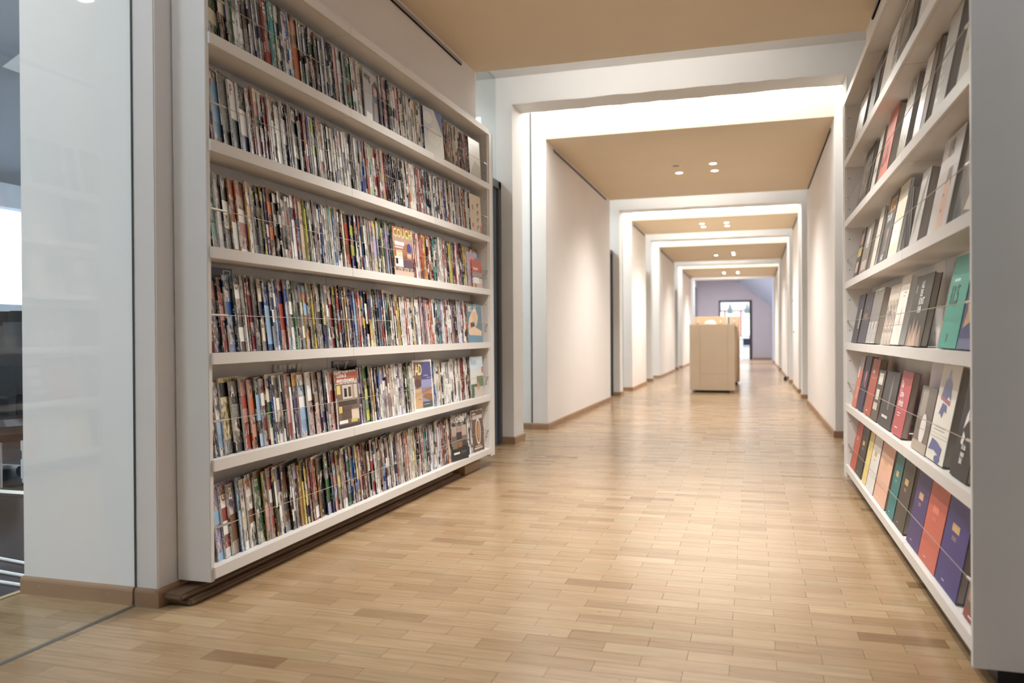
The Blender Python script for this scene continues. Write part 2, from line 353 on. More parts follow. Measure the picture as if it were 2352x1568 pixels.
for i, (a, b) in enumerate(PIERS):
    xl = -1.935 if i < 4 else -1.9
    struct(box('wall_left', (-2.5, a, -.012), (xl, b, 3.6), WHITE))
    struct(box('wall_right', (.685, a, -.012), (1.28, b, 3.6), WHITE))
    zb = 2.868 if i == 0 else 2.825
    # beam with slightly uneven plaster edge
    mb = MB(); n = 24
    rows_ = []
    for e, y in enumerate((a, b)):
        rows_.append([(xl+(.685-xl)*k/n, y + (random.uniform(-.002,.002) if 0 < k < n else 0), zb + (random.uniform(-.004,.004) if 0 < k < n else 0)) for k in range(n+1)])
    for k in range(n):
        A0, A1, B0, B1 = rows_[0][k], rows_[0][k+1], rows_[1][k], rows_[1][k+1]
        T = lambda p: (p[0], a if p in rows_[0] else b, 3.6)
        mb.quad([A0, A1, B1, B0]); mb.quad([A1, A0, (A0[0], a, 3.6), (A1[0], a, 3.6)]); mb.quad([B0, B1, (B1[0], b, 3.6), (B0[0], b, 3.6)])
    struct(mb.build('ceiling_beam', WHITE))
    bl = xl
    baseboard('left', (-2.05 if i < 4 else -2.2, a), (bl, a)); baseboard('left', (xl, a-.014), (xl, b+.014)); baseboard('left', (bl, b), (-2.3, b))
    baseboard('right', (.685, b+.014), (.685, a-.014)); baseboard('right', (.685, a), (1.2, a))
# gaps: soffit + door on the wall->pier side, skylight + glass on the pier->wall side
GB = [(WALLS[i][1], PIERS[i][0]) for i in range(5)]
GA = [(1.0, WALLS[0][0])] + [(PIERS[i][1], WALLS[i+1][0]) for i in range(4)]
dn = 1; wn = 1
for i, (a, b) in enumerate(GB):
    struct(box('ceiling', (-2.5, a, 3.10), (1.28, b, 3.16), WHITE))
    if i < 4:
        d = struct(empty('door_%d' % dn, (-2.08, (a+b)/2, 0))); dn += 1
        def dp(nm, p, q, m, bev=.002):
            o = box(nm, (p[0]+2.08, p[1]-(a+b)/2, p[2]), (q[0]+2.08, q[1]-(a+b)/2, q[2]), m, d, bev); return o
        dp('door_jamb', (-2.13, b-.07, 0), (-2.035, b-.002, 2.215), DARKM); dp('door_jamb', (-2.13, a+.002, 0), (-2.035, a+.07, 2.215), DARKM); dp('door_head', (-2.13, a+.002, 2.15), (-2.035, b-.002, 2.215), DARKM)
        st = dp('door_stop', (-2.12, b-.10, 0), (-2.06, b-.07, 2.15), LEAF)
        lf = dp('door_leaf', (-2.115, a+.075, .008), (-2.075, b-.075, 2.145), LEAF)
        MB().tube([(.0, -.3, 1.02), (.055, -.3, 1.02), (.055, -.18, 1.02)], .009).build('door_handle', STEEL, lf)
        s = MB()
        for z in (.12, .75, 1.35, 1.95): s.lathe([(.004,0),(.004,.002)], (0,0,0), 8, 0, Matrix.Translation((.021, (b-a)/2-.085, z)) @ Matrix.Rotation(math.pi/2, 4, 'Y'))
        s.build('screw', STEEL, d)
        struct(box('window_%d' % wn, (-2.085, a, 2.22), (-2.075, b, 3.10), GLASS)); wn += 1
    struct(box('window_%d' % wn, (.90, a, 0), (.91, b, 3.10), GLASS)); wn += 1
for i, (a, b) in enumerate(GA):
    xg = -2.01 if i == 0 else -2.075
    struct(box('window_%d' % wn, (xg-.005, a if i else -1.2, 0), (xg+.005, b-.004, 3.10), GLASS)); wn += 1
    struct(box('window_%d' % wn, (.85, a, 0), (.86, b, 3.10), GLASS)); wn += 1
    if i: struct(box('trim_%d' % tr, (xg-.007, b-.003, 0), (xg+.007, b, 3.1), HOLE)); tr += 1
    # luminous opal panel up in the shaft, white shaft sides
    struct(box('window_%d' % wn, (-2.9, a+.02, 3.50), (1.2 if i else -2.05, b+.30 if i else b, 3.53), OPAL)); wn += 1  # first gap: unseen panel, put outside the glass to light the wall end
    if i == 0: continue
    struct(box('window_%d' % wn, (XL, b+.32, 2.957), (XR, b+.36, 3.49), CLERE)); wn += 1
struct(box('trim_%d' % tr, (-2.0125, 2.2235, 0.06), (-2.007, 2.227, 3.1), mat('glass_edge_dark', (.03,.045,.045), .3))); tr += 1
struct(box('ceiling', (-2.95, 1.0, 3.6), (1.28, 29, 3.75), WHITE))
# behind the camera: the corridor goes on
struct(box('wall_right', (XR, -3.0, -.012), (1.28, 1.35, 3.6), WARM)); struct(box('ceiling', (-2.5, -3.0, 2.83), (XR, .98, 2.95), TAN))
struct(box('wall_back', (-2.5, -3.1, 0), (1.28, -3.0, 3.6), WARM))
struct(box('floor', (-2.5, -3.0, -.02), (XR, 1.1, 0), mat('plain_beech', (.5,.33,.18), .35)))

# ------------------------------------------------------------------ side rooms seen through the glass
struct(box('floor', (-8.2, -3.2, -.04), (-2.5, 28.3, -.004), LINO)); struct(box('floor', (1.28, -3.2, -.04), (7, 28.3, -.004), LINO))
def outer(side, x0, x1, ystart=-3.2):
    for z0, z1 in ((0, 1.30), (2.36, 2.62)): struct(box('wall_'+side, (x0, -3.2, z0), (x1, 28.3, z1), SIDEW))
    if ystart > -3: struct(box('wall_'+side, (x0, -3.2, 1.3), (x1, ystart, 2.36), SIDEW))
    y = ystart
    while y < 28:
        struct(box('wall_'+side, (x0, y, 1.30), (x1, y+.28, 2.36), SIDEW)); y += 3.15
outer('left', -8.0, -7.8); outer('right', 6.8, 7.0, 6.0)
def roof(x0, z0, x1, z1, side):
    mb = MB(); t = .08
    P = [(x0,-3.2,z0),(x1,-3.2,z1),(x1,28.3,z1),(x0,28.3,z0)]
    mb.quad(P); mb.quad([(x,y,z+t) for x,y,z in P]); 
    for k in range(4): a_, b_ = P[k], P[(k+1)%4]; mb.quad([a_, b_, (b_[0],b_[1],b_[2]+t), (a_[0],a_[1],a_[2]+t)])
    struct(mb.build('ceiling', SIDEW))
for y0 in (-2.2, 4.6, 9.4, 14.3, 18.8, 24.5): struct(box('window_%d' % wn, (-4.3, y0+.3, 4.02), (-2.8, y0+(1.9 if y0 > 0 else 1.35), 4.05), FILL_PANEL)); wn += 1  # glowing panels added out of view to brighten the side room and glass
roof(-8.0, 2.6, -2.52, 5.2, 'l'); roof(7.0, 2.6, 1.3, 5.2, 'r')
struct(box('ceiling_beam', (-7.7, 5.55, 3.35), (-2.5, 5.75, 3.62), WHITE)); 
struct(box('wall_left', (-8, -3.3, 0), (-2.5, -3.2, 5), SIDEW)); struct(box('wall_left', (-8, 28.3, 0), (-2.5, 28.4, 5), SIDEW)); struct(box('wall_right', (1.28, 28.3, 0), (7, 28.4, 5), SIDEW)); struct(box('wall_right', (1.28, -3.3, 0), (7, -3.2, 5), SIDEW))

# ------------------------------------------------------------------ downlights
def downlight(x, y, lit, label, power=1.0, cone=100):
    r = tag(empty('downlight', (x, y, ZC)), label, 'downlight', 'ceiling downlights')
    MB().lathe([(.058, -.004), (.058, 0), (.044, 0), (.044, -.004)], n=24).build('trim_ring', WPLAST, r)
    MB().lathe([(.043, -.0025), (.030, -.006), (.0, -.007)], n=24).build('lens', LAMP if lit else LAMPOFF, r)
    if lit:
        l = bpy.data.lights.new('downlight_bulb', 'SPOT'); l.energy = DOWN_W*power; l.color = (1, .965, .92); l.spot_size = R_(cone); l.spot_blend = 1.0; l.shadow_soft_size = .04
        lo = bpy.data.objects.new('bulb', l); COL.objects.link(lo); lo.parent = r; lo.location = (0, 0, -.03)
QW = {(0,0): 'front left', (1,0): 'front right', (0,1): 'rear left', (1,1): 'rear right'}
for nm, ys in (('second tan ceiling bay', (9.2, 9.6)), ('third tan ceiling bay', (14.06, 14.47)), ('fourth tan ceiling bay', (19.15, 19.64)), ('fifth tan ceiling bay', (25.0, 25.4))):
    for i in (0, 1):
        for j in (0, 1):
            lit = not (nm[:2] in ('se', 'fo') and (i, j) == (0, 0))
            downlight((-.815, -.41)[i], ys[j], lit, '%s round downlight, %s one in the %s' % ('glowing' if lit else 'unlit dark', QW[i, j], nm), 1.1, 135)
for y in (3.65, 4.05):
    for x in (-.815, -.41): downlight(x, y, True, 'glowing round downlight overhead in the first bay between the racks at %s' % ('its near left' if (y, x) == (3.65, -.815) else 'its near right' if y == 3.65 else 'its far left' if x < -.5 else 'its far right'), 1.3, 112)
MAGS=[
"54 w c G|114 k c B|159 k n g Z w|195 G k w 13 w|237 w w g|258 k d B|302 w d u|330 w u d|358 w d d|396 r r r E w|443 t t t Q w|483 c w k|505 k k w|536 w w r|562 b w b|578 w k T|598 o o o|648 w k G Q w|693 w k T W k|728 u G c|772 m d g h w|816 w g w|835 d u d|850 w w d|865 k u d|892 w k w|912 k k d|928 k p s|976 w w g d k|1009 k k d|1021 w w g d k|1059 G G r P w|1098 w k w|1120 w w p h k|1159 w c w|1386 g k w|1431 p u p|1488 k k d",
"57 m n r|76 w S w r r|127 w k k|185 w w k P r|237 w w n|289 w e w|316 m m r|333 w c p|365 w n w|388 n r n|414 m m r|426 w w w|441 w w r|466 G w d K w|516 w w k K w|551 u k w|564 d B d|587 w k w G w|640 w k d|674 m m r|688 w w r|706 n b n|723 w w g|741 w l w|770 k k d|785 w w e|800 w w r C r|830 w w g|849 k k d|868 k w k|903 w e w|923 w n w|946 w g w|971 w p w|1004 w n w|1029 w w g|1050 w w k|1079 k k d|1092 d d g|1119 w k w|1141 w k g|1176 w b y|1204 p u g|1231 B r B|1255 w l w|1278 w t w|1307 w r w|1351 m m r|1366 w B w|1400 w p y|1446 m m r|1462 k n k|1483 k k n|1504 k n d",
"57 k n t|98 w w g|133 k d w V w|178 a w r A r|220 a w p W r|279 a e w|312 w d k S l|340 g k d|372 y k y|392 n w n|413 r o B|452 k w k|486 k w d|508 c k w|539 w w r|559 w w g|575 v w u|611 r b r|635 e e e|680 l l k|697 k k d|711 w w g|726 w w k|743 d d g|754 w m w|780 w k w|802 b n b|821 w d w|840 w w g|859 w d g|878 w t w|894 w y w|909 b S b|933 w w g|957 w k w|978 m k m|994 c c w|1019 B r B|1066 n l n|1113 n w o|1131 w n w|1149 k c o|1180 b k b|1203 w k w|1226 w w e|1245 g g d|1268 g p g|1301 w v y|1350 w k w|1370 G n G|1390 y k c|1420 G B k|1441 v v l",
"60 r r n|108 k k r S r|148 w b S C k|194 k k d|207 S w B D g|252 w w g|266 k k r E w|282 m m m|310 v g d W k|350 c n c f r|381 k S b|429 w n w F n|450 w w S|468 b b n|478 r n r|525 r b S|554 w w k S k|587 G G G|610 w u k|637 w w g|661 y S o|699 w d k|728 y y k|746 B B k|767 w d g|812 G n y|846 w w g|869 w m p|908 G l G|940 m r v G w|972 k n k|989 k B k G w|1018 a w a|1035 k k d|1073 u u n|1095 b S b|1125 s r e|1143 m p w|1179 n y b|1207 k k w|1244 r n y|1282 w w e|1301 k k d|1330 k k B|1364 S b r|1384 r b r|1409 k k w|1435 k k d|1456 t t k|1476 c B c",
"58 k n k|82 w S w S g|116 w k y S k|174 w d k A w|234 w r r|280 w o o|322 k S d F S|356 w w m|391 m c G C m|424 b b k|436 v w k|454 w w d|488 w w k|504 k k d|523 w p r|552 w w g|575 k a u|615 w w S V n|684 w w p E p|737 w B p A B|788 w u g|822 n k d|841 w m w|868 w r p C r|1038 w w g|1059 k k w|1089 n k d C w|1133 w u v I w|1165 w k u|1192 l G l|1243 k k d|1257 w w e|1276 a a w|1305 k k b|1319 w n w|1344 n w b|1364 w v w|1389 w w u|1419 w k w|1445 p u w",
"68 w S v J k|111 w w r G r|152 w B u Z w|203 S b S|224 w c w E v|259 w B w M o|309 w B G m w|366 y p B|401 w w r|428 k k y|440 y w k|459 w n w|487 w d B r w|544 k w k|560 w w k|577 w v k|607 T T T|634 y y k|654 n n y M y|679 B B r|703 m m r|721 w w r|761 a d k|820 G v G G w|866 k k n|886 b r S G k|926 c B y|958 g w g|974 w w r I r|1011 n G S A w|1054 w b r|1080 k k b|1101 w b y|1132 w p w|1159 m m k|1177 B B B|1219 w k w|1251 w r w|1285 n n w|1304 w w g|1333 w k w|1358 s k B Q w|1383 w b w|1413 m w k|1439 w w e|1460 k k d"]
# ------------------------------------------------------------------ the two wall racks
ZS = [1.950, 1.585, 1.218, .852, .484, .116]; TH = .0387; ROWN = ['top', 'second', 'third', 'fourth', 'fifth', 'bottom']
def rack(name, label, length, z_panel, depth, flip, Mw):
    """rack in its own frame: x=0 nose line (+x to the aisle), y along the wall from the end nearest the entrance, z up"""
    r = tag(empty(name), label, 'rack'); r.matrix_world = Mw
    s = -1 if flip else 1
    def b(nm, p, q, m=LAM, bev=.0015, par=None): return box(nm, (min(s*p[0], s*q[0]), p[1], p[2]), (max(s*p[0], s*q[0]), q[1], q[2]), m, par or r, bev)
    ztop = ZS[0]+.3665+.012; pf = -.0105
    b('side_panel', (-depth, -.003, z_panel), (.0012 if flip else pf, .017, ztop+.02)); far = b('side_panel', (-depth, length, z_panel), (pf, length+.02, ztop))
    b('end_post', (-depth, length+.021, z_panel-.01), (pf+.006, length+.092, ztop-.015)); b('edge_strip', (-.04, length+.0925, z_panel-.01), (pf+.008, length+.099, ztop-.015))
    js = [.017, 1.0, 1.985, length]
    for k in range(3): b('back_panel', (-depth, js[k]+.0008, z_panel+.02), (-depth+.008, js[k+1]-.0008, ztop-.01))
    for z in ZS+[ZS[0]+.3665]:
        for k in range(3):
            y0 = (.0175 if flip else .007) if k == 0 else js[k]+.0006; y1 = length+.012 if k == 2 else js[k+1]-.0006
            z1 = z if z < 2.2 else z+.012
            if k in (0, 2):   # nose runs over the panel fronts
                o = b('shelf_board', (-depth+.009, js[0] if k == 0 else y0, z1-TH), (-.012, js[k+1]-.0006 if k == 0 else js[k+1], z1))
                b('nose_strip', (-.0118, y0, z1-TH-.0005), (0, y1, z1+.0005), LAM, .001, o)
            else:
                o = b('shelf_board', (-depth+.009, y0, z1-TH), (-.012, y1, z1)); b('nose_strip', (-.0118, y0, z1-TH-.0005), (0, y1, z1+.0005), LAM, .001, o)
    hole = MB().lathe([(.0032, -.0006), (.0032, .0002)], n=10).mesh('peg_hole', HOLE)
    for z in ZS:
        for dz in (.075, .26):
            o = put('peg_hole', hole, far, (s*(-.028), length-.0002, z+dz)); o.rotation_euler = (math.pi/2, 0, 0)
        zc = z+.132; x = s*(-.0105)
        c = MB().tube([(x, .03, zc), (x, length*.25, zc-.0025), (x, length*.5, zc-.0035), (x, length*.75, zc-.0025), (x, length-.03, zc)], .0013, 6).build('cable', CABLE, r)
        x2 = s*(-.0135)
        for y0, y1 in ((.017, .10), (length-.072, length)):
            MB().tube([(x2, y0, zc), (x, y1, zc)] if y0 < 1 else [(x, y0, zc), (x2, y1, zc)], .0042, 8).build('cable_end', STEEL, c)
    return r
LLEN, RLEN = 2.95, 2.925
ML = Matrix.Translation((-1.768, 2.322, 0)) @ Matrix.Rotation(-.0082, 4, 'Z') @ Matrix.Rotation(.0058, 4, 'X')
MR = Matrix.Translation((.5394, 2.298, .003))
rack('magazine_rack', 'long white wall rack of six shelves packed with magazines behind steel cables', LLEN, .066, .147, False, ML)
rr = rack('book_rack', 'white wall rack with face-out books held by steel cables', RLEN, .043, .158, True, MR)
box('plinth_or_shade', (.06, .02, -.003), (.158, RLEN, .043), BLACKP, rr)  # rack has no base here; black box stands in for the shade beneath it
b1 = box('wooden_board', (-1.918, 2.262, 0), (-1.812, 4.86, .022), BOARD, None, .006); tag(b1, 'worn brown wooden board lying on the floor under the left rack', 'board')
b2 = box('wooden_board', (-1.918, 2.235, .0225), (-1.832, 4.78, .045), BOARD, None, .007); tag(b2, 'shorter brown board with rounded end lying on the lower board', 'board')
b3 = box('support_block', (-1.90, 4.9, 0), (-1.80, 5.2, .06), BASEB, None, .004); tag(b3, 'wooden block under the far end of the magazine rack', 'block')

# ------------------------------------------------------------------ magazines
UNIT = MB().box((0,0,0),(1,1,1)).mesh('page_block', PAGES); UNITD = MB().box((0,0,0),(1,1,1)).mesh('page_block', PAGED)
TAN_F = math.tan(R_(13))
def cover_geo(mb, w, h, t, bow=0.0, spine_mi=1):
    """front sheet, spine and back sheet; local x across, z up, y into the wall. returns (faces, uvs)"""
    n = 3; s = .0006; xs = [w*k/n for k in range(n+1)]; yy = [bow*(x/w)**2 for x in xs]; F_ = []
    def q(p, mi, uv): mb.quad(p, mi); F_.append(uv)
    for k in range(n):
        a, b = xs[k], xs[k+1]; ya, yb = yy[k], yy[k+1]
        q([(a,ya,0),(b,yb,0),(b,yb,h),(a,ya,h)], 0, [(a/w,0),(b/w,0),(b/w,1),(a/w,1)])
        q([(a,ya+t,0),(a,ya+t,h),(b,yb+t,h),(b,yb+t,0)], 0, [(1-a/w,0),(1-a/w,1),(1-b/w,1),(1-b/w,0)])
    q([(0,t,0),(0,0,0),(0,0,h),(0,t,h)], spine_mi, [(0,0),(1,0),(1,1),(0,1)])
    return F_
def set_cover(me, uvs, cas, cbs, seeds):
    uvl = me.uv_layers.new(name='uv'); A = me.color_attributes.new('ca', 'FLOAT_COLOR', 'CORNER'); B = me.color_attributes.new('cb', 'FLOAT_COLOR', 'CORNER'); sd = me.attributes.new('seed', 'FLOAT', 'FACE')
    fu, fa, fb = [], [], []
    for p, uv, a, b in zip(me.polygons, uvs, cas, cbs):
        for k in range(4): fu += uv[k]; fa += (*a, 1); fb += (*b, 1)
    uvl.data.foreach_set('uv', fu); A.data.foreach_set('color', fa); B.data.foreach_set('color', fb); sd.data.foreach_set('value', seeds)
def raw_mesh(mb, name, mats):
    me = bpy.data.meshes.new(name); me.from_pydata(mb.v, [], mb.f)
    for m_ in mats: me.materials.append(m_)
    me.polygons.foreach_set('material_index', mb.m); return me
def mag_mesh(w, h, t, cs, ca, cb, seed, bow):
    mb = MB(); uv = cover_geo(mb, w, h, t, bow); me = raw_mesh(mb, 'magazine', (COVER, SPINE))
    n = len(uv); set_cover(me, uv, [ca]*(n-1)+[cs], [cb]*(n-1)+[ca], [seed]*n); return me
def lean_at(y): return R_(6.0 - .75*y)
def mag_matrix(x, y, z, th, lean, t):
    Xl = Vector((-math.sin(th), math.cos(th), 0)); Yl = Vector((-math.cos(th), -math.sin(th), 0)); Zl = Vector((0,0,1))
    Y2 = Yl*math.cos(lean) - Zl*math.sin(lean); Z2 = Zl*math.cos(lean) + Yl*math.sin(lean)
    m = Matrix((Xl, Y2, Z2)).transposed().to_4x4(); m.translation = (x, y, z + t*math.sin(lean)+.0006); return ML @ m
ORD = ['first','second','third','fourth','fifth','sixth','seventh','eighth','ninth','tenth','eleventh','twelfth','thirteenth','fourteenth','fifteenth','sixteenth','seventeenth','eighteenth','nineteenth']
TENS = {2: 'twent', 3: 'thirt', 4: 'fort', 5: 'fift', 6: 'sixt'}
def ordinal(n):
    if n < 20: return ORD[n-1]
    return TENS[n//10]+'ieth' if n % 10 == 0 else TENS[n//10]+'y-'+ORD[n % 10-1]
def magazine(M, w, h, t, cs, ca, cb, label, row, mast=None, mc=None, bow=0, prints_=None, mast_at=None, mast_size=None, sx=.75):
    o = put('magazine', mag_mesh(w, h, t, LIN.get(cs, cs), LIN.get(ca, ca), LIN.get(cb, cb), random.random(), bow)); o.matrix_world = M
    tag(o, label, 'magazine', 'magazines on the %s shelf of the left rack' % ROWN[row])
    p = put('page_block', UNIT, o, (.0007, .0006+bow*.3, .0015)); p.scale = (w-.003, max(.001, t-.0012), h-.003)
    if prints_: prints(o, prints_)
    if mast:
        sz = mast_size or .058; x, z = mast_at or (.005, h-.014-sz*.72)
        text(mast, sz, (x, -.0011 if prints_ else -.0007, z), o, LIN[mc] if isinstance(mc, str) else mc, sx=sx)
    return o
random.seed(11)
last = []
ends = []
for row, line in enumerate(MAGS):
    prev = None; z = ZS[row]; items = [e.split() for e in line.split('|')]
    for i, it in enumerate(items):
        y = int(it[0])/1000; cs, ca, cb = it[1:4]; d = y-prev if prev is not None else .04
        th = R_(13); t = min(random.uniform(.0042, .0075), .94*d*math.sin(th)); t = max(t, .0016)
        if cs == ca: t = max(t, min(.0085, .94*d*math.sin(th)))
        h = random.uniform(.256, .276) + (.012 if row in (0, 3) else 0)
        if cs == 'T' or (row == 5 and cs == 'B' and ca == 'B'): h -= .006
        mast, mc = (it[4], it[5]) if len(it) > 4 else (None, None)
        what = '%s magazine' % NAMES[ca] + (' with %s spine' % NAMES[cs] if cs != ca else '') + ((' and' if cs != ca else ' with')+' %s %s' % (NAMES[mc], ('letter ' if len(mast) == 1 else 'figure ')+mast) if mast else '')
        if not mast and cs == ca: what += ' with %s accents' % NAMES[cb] if cb != ca else ' in one plain colour'
        lab = '%s, %s from left on %s shelf' % (what, ordinal(i+1), ROWN[row])
        magazine(mag_matrix(-.032, y, z, th, lean_at(y), t), .208, h, t, cs, ca, cb, lab, row, mast, mc)
        prev = y
    last.append(prev)
# far, fine-packed magazines past the 300 limit: one object of real geometry
FAR = ["c w p m c g g w w c T w w c w g k g G w B T d B T p T B c B T k k B p r k w g k","k k n k d d w n o c w w m r p m B t n k k w g w n w m c p b n w k e w k w n g p m w B o k w w k b r B c",
 "d k w w g w w S n w w k m r r w r o o a k r r k t k g g w g r r m k y l u n r w r m k n y a G y r k w y r","w k B y k w w r r w k y u w w m p u p w r o r w n k t u v w p r w w w g u m k w w v u r w o w m y G k r p",
 "e w w w v w k G c w k g w w w k m w g b w w e k w w w w w w m w g w r m w c k n w w g","w n g w w m p o c w y k k m p t k u w v k w w v r B k r c r B k r u w g w w m d b w w w g w"]
mb = MB(); uvs, cas, cbs, sds, pmi = [], [], [], [], []
for row, seq in enumerate(FAR):
    cols = seq.split(); y = last[row]+.028; dy = (2.80-y)/len(cols)
    dy = (2.79 - y)/len(cols)
    for c in cols:
        d = dy*random.uniform(.75, 1.25); t = dy*math.sin(R_(13))*.93; h = random.uniform(.252, .277)
        Mm = mag_matrix(-.032, min(y, 2.79), ZS[row], R_(13), lean_at(y), t); sub = MB(); uv = cover_geo(sub, .208, h, t); k0 = len(mb.v)
        k1 = 'w' if random.random() < .4 else random.choice('kgdcrB')
        sub.box((.0008,.0006,.0015),(.2065,max(.001,t-.0006),h-.0015), 2)
        mb.v += [tuple(Mm @ Vector(v)) for v in sub.v]; mb.f += [tuple(k0+q for q in f) for f in sub.f]; mb.m += sub.m
        n = len(uv); s_ = random.random(); uvs += uv+[[(0,0)]*4]*6; ca_ = LIN['w'] if random.random() < .35 else LIN[c]
        cas += [ca_]*(n-1)+[LIN[c]]+[LIN['w']]*6; cbs += [LIN[k1]]*(n-1)+[LIN[k1]]+[LIN['w']]*6; sds += [s_]*(n+6)
        y += dy
me = raw_mesh(mb, 'magazines', (COVER, SPINE, PAGES)); set_cover(me, uvs, cas, cbs, sds)
o = put('magazines', me); tag(o, 'tightly packed thin magazines filling the far half of the left rack', 'magazines'); o['kind'] = 'stuff'

# face-out issues standing in front of the packed ones
def face(row, y, th, h, cs, ca, cb, label, mast=None, mc=None, w=.215, x=-.030, pr=None, at=None, size=None, sx=.75, lean=None, t=.005, bow=0):
    m = mag_matrix(x, y, ZS[row], R_(th), lean_at(y)*.8 if lean is None else lean, t)
    return magazine(m, w, h, t, cs, ca, cb, label, row, mast, mc, bow, pr, at, size, sx)
W_, K_, NV = LIN['w'], LIN['k'], LIN['n']
terra, lime, eblue = lin((168,112,84)), lin((214,226,130)), lin((62,62,140))
face(2, 1.508, -3, .262, 'G', terra, terra, 'terracotta magazine with big rounded lime title, facing the aisle on the third shelf', 'COUCH', lime, pr=[
  (0,.05,.215,.115,lin((150,98,70))), (.02,.165,.125,.185,W_), (.02,.150,.11,.160,lin((235,200,195))), (.03,.07,.10,.14,lin((222,204,180))), (.035,.075,.055,.125,lin((216,220,140))), (.012,.052,.10,.105,W_), (.02,.065,.045,.095,K_), (.11,.05,.205,.09,lin((92,76,100))), (0,0,.215,.03,lin((214,178,160))), ('e',.178,.155,.022,.030,eblue), (.15,.10,.20,.128,lin((222,190,170)))], at=(.008,.208), size=.066, sx=.86)
tan1, tan2 = lin((206,172,132)), lin((120,92,76))
face(4, 1.749, -6, .282, 'w', 'w', 'w', 'white-bordered magazine with tall gold title, violet sky and sandy arches, fifth shelf', 'AD', lin((240,228,170)), pr=[
  (.012,.012,.203,.270,lin((150,150,190))), (.085,.17,.203,.270,lin((82,80,130))), (.012,.16,.09,.270,tan2), ('p',[(.012,.15),(.03,.115),(.085,.135),(.085,.16),(.05,.18),(.012,.16)],lin((96,72,60))), (.012,.012,.09,.12,tan1), (.085,.10,.203,.125,lin((150,140,150))), ('p',[(.09,.10),(.13,.075),(.203,.10),(.203,.115),(.15,.11)],lin((190,130,96))), ('p',[(.09,.075),(.203,.04),(.203,.085),(.13,.09)],lin((150,112,76))), (.09,.012,.203,.045,lin((88,96,96))), (.04,.06,.075,.063,lin((170,90,60))), (.115,.19,.165,.196,lin((160,160,200))), (.145,.178,.19,.182,lin((160,160,200))), (.10,.03,.17,.032,W_)], at=(.022,.198), size=.088, sx=.62)
kd = lin((44,46,46))
face(5, 2.299, -8, .288, 'k', kd, kd, 'black kitchen magazine with thin white title over kitchen pictures, bottom shelf', 'KÜCHEN', W_, pr=[
  (.014,.155,.078,.215,lin((178,160,150))), (.082,.15,.135,.215,lin((160,146,140))), (.14,.15,.2,.215,lin((188,164,152))), (.014,.118,.2,.15,lin((120,104,96))), (.07,.13,.14,.175,lin((62,56,56))), (.014,.075,.08,.112,lin((140,118,104))), (.085,.08,.135,.115,lin((150,108,82))), (.14,.085,.2,.115,lin((74,66,62))), (.025,.04,.10,.052,W_), (.115,.05,.19,.054,lin((120,118,116))), (.115,.04,.18,.043,lin((120,118,116))), (.07,.22,.14,.224,lin((130,128,126)))], at=(.012,.238), size=.05, sx=.80)
rust = lin((166,84,58))
face(4, .903, 0, .262, 'w', 'w', 'e', 'cookery magazine with rust title banner above a kitchen photo, fifth shelf', 'Cucina &\nelettrodomestici', W_, x=-.028, pr=[
  ('p',[(.0,.205),(.215,.222),(.215,.258),(.0,.245)],rust), (.005,.01,.21,.20,lin((120,100,86))), (.06,.13,.20,.195,lin((206,196,184))), (.075,.14,.10,.18,K_), (.115,.14,.14,.185,lin((84,60,40))), (.15,.12,.17,.195,lin((170,150,136))), (.02,.10,.19,.125,lin((70,58,54))), (.04,.04,.14,.095,lin((96,78,66))), (.13,.03,.20,.08,lin((222,206,186))), (.008,.155,.04,.195,lin((232,204,110))), (.015,.07,.045,.10,lin((232,204,110))), (.012,.02,.09,.035,W_), (.12,.02,.18,.035,lin((200,190,110))), (.005,.0,.21,.014,lin((60,52,50)))], at=(.012,.232), size=.026, sx=.95, w=.205)
sk = lin((196,150,130)); navyd = lin((44,54,96))
face(0, 1.20, 4, .262, 'g', 'g', 'g', 'grey magazine with a figure in navy dress, facing the aisle on the top shelf', 'wing', K_, pr=[
  (0,.0,.21,.26,lin((172,174,178))), ('p',[(.09,.0),(.20,.0),(.205,.10),(.19,.2),(.15,.235),(.11,.2),(.095,.1)],navyd), ('p',[(.115,.02),(.165,.03),(.16,.12),(.12,.12)],lin((150,122,100))), ('e',.145,.185,.026,.036,sk), ('p',[(.12,.16),(.128,.22),(.17,.22),(.175,.14),(.165,.19),(.13,.2)],lin((78,52,44))), (.015,.0,.085,.05,W_), (.015,.0,.085,.016,lin((178,60,50)))], at=(.012,.215), size=.05, sx=.8)
face(0, 1.919, -8, .268, 'n', 'w', 'S', 'pale magazine with navy spine and blue sky corner, top shelf', None, None, t=.009, pr=[
  (0,.0,.215,.268,lin((214,212,206))), (0,.09,.10,.268,lin((196,204,218))), ('p',[(.12,.268),(.215,.268),(.215,.13),(.17,.2)],lin((70,88,150))), ('e',.05,.21,.05,.035,lin((226,226,226))), ('e',.11,.11,.07,.05,lin((226,224,218)))])
face(0, 2.66, -2, .262, 'k', 'w', 'w', 'white magazine with a row of thin arches, last on the top shelf', None, None, pr=[
  (0,0,.2,.26,lin((212,206,198))), ('p',[(.0,.0),(.2,.0),(.2,.09),(.1,.12),(.04,.06)],lin((180,176,166)))]+[(.03+.035*k,.16,.032+.035*k,.215,lin((120,112,112))) for k in range(5)]+[(.032+.035*k,.215,.055+.035*k,.217,lin((120,112,112))) for k in range(4)], w=.2)
face(1, 2.67, -2, .258, 'B', 'c', 'B', 'cream magazine with dark green foliage stems, last on the second shelf', None, None, pr=[
  (0,0,.2,.256,lin((216,200,178)))]+[('p',[(.11+.01*k,.02+.05*k),(.16,.06+.05*k),(.12,.05+.05*k)],lin((92,88,58))) for k in range(4)]+[('e',.05,.17,.018,.02,lin((190,130,100))), ('e',.04,.05,.02,.016,lin((200,120,100))), (.17,.0,.2,.06,lin((200,110,90)))], w=.2)
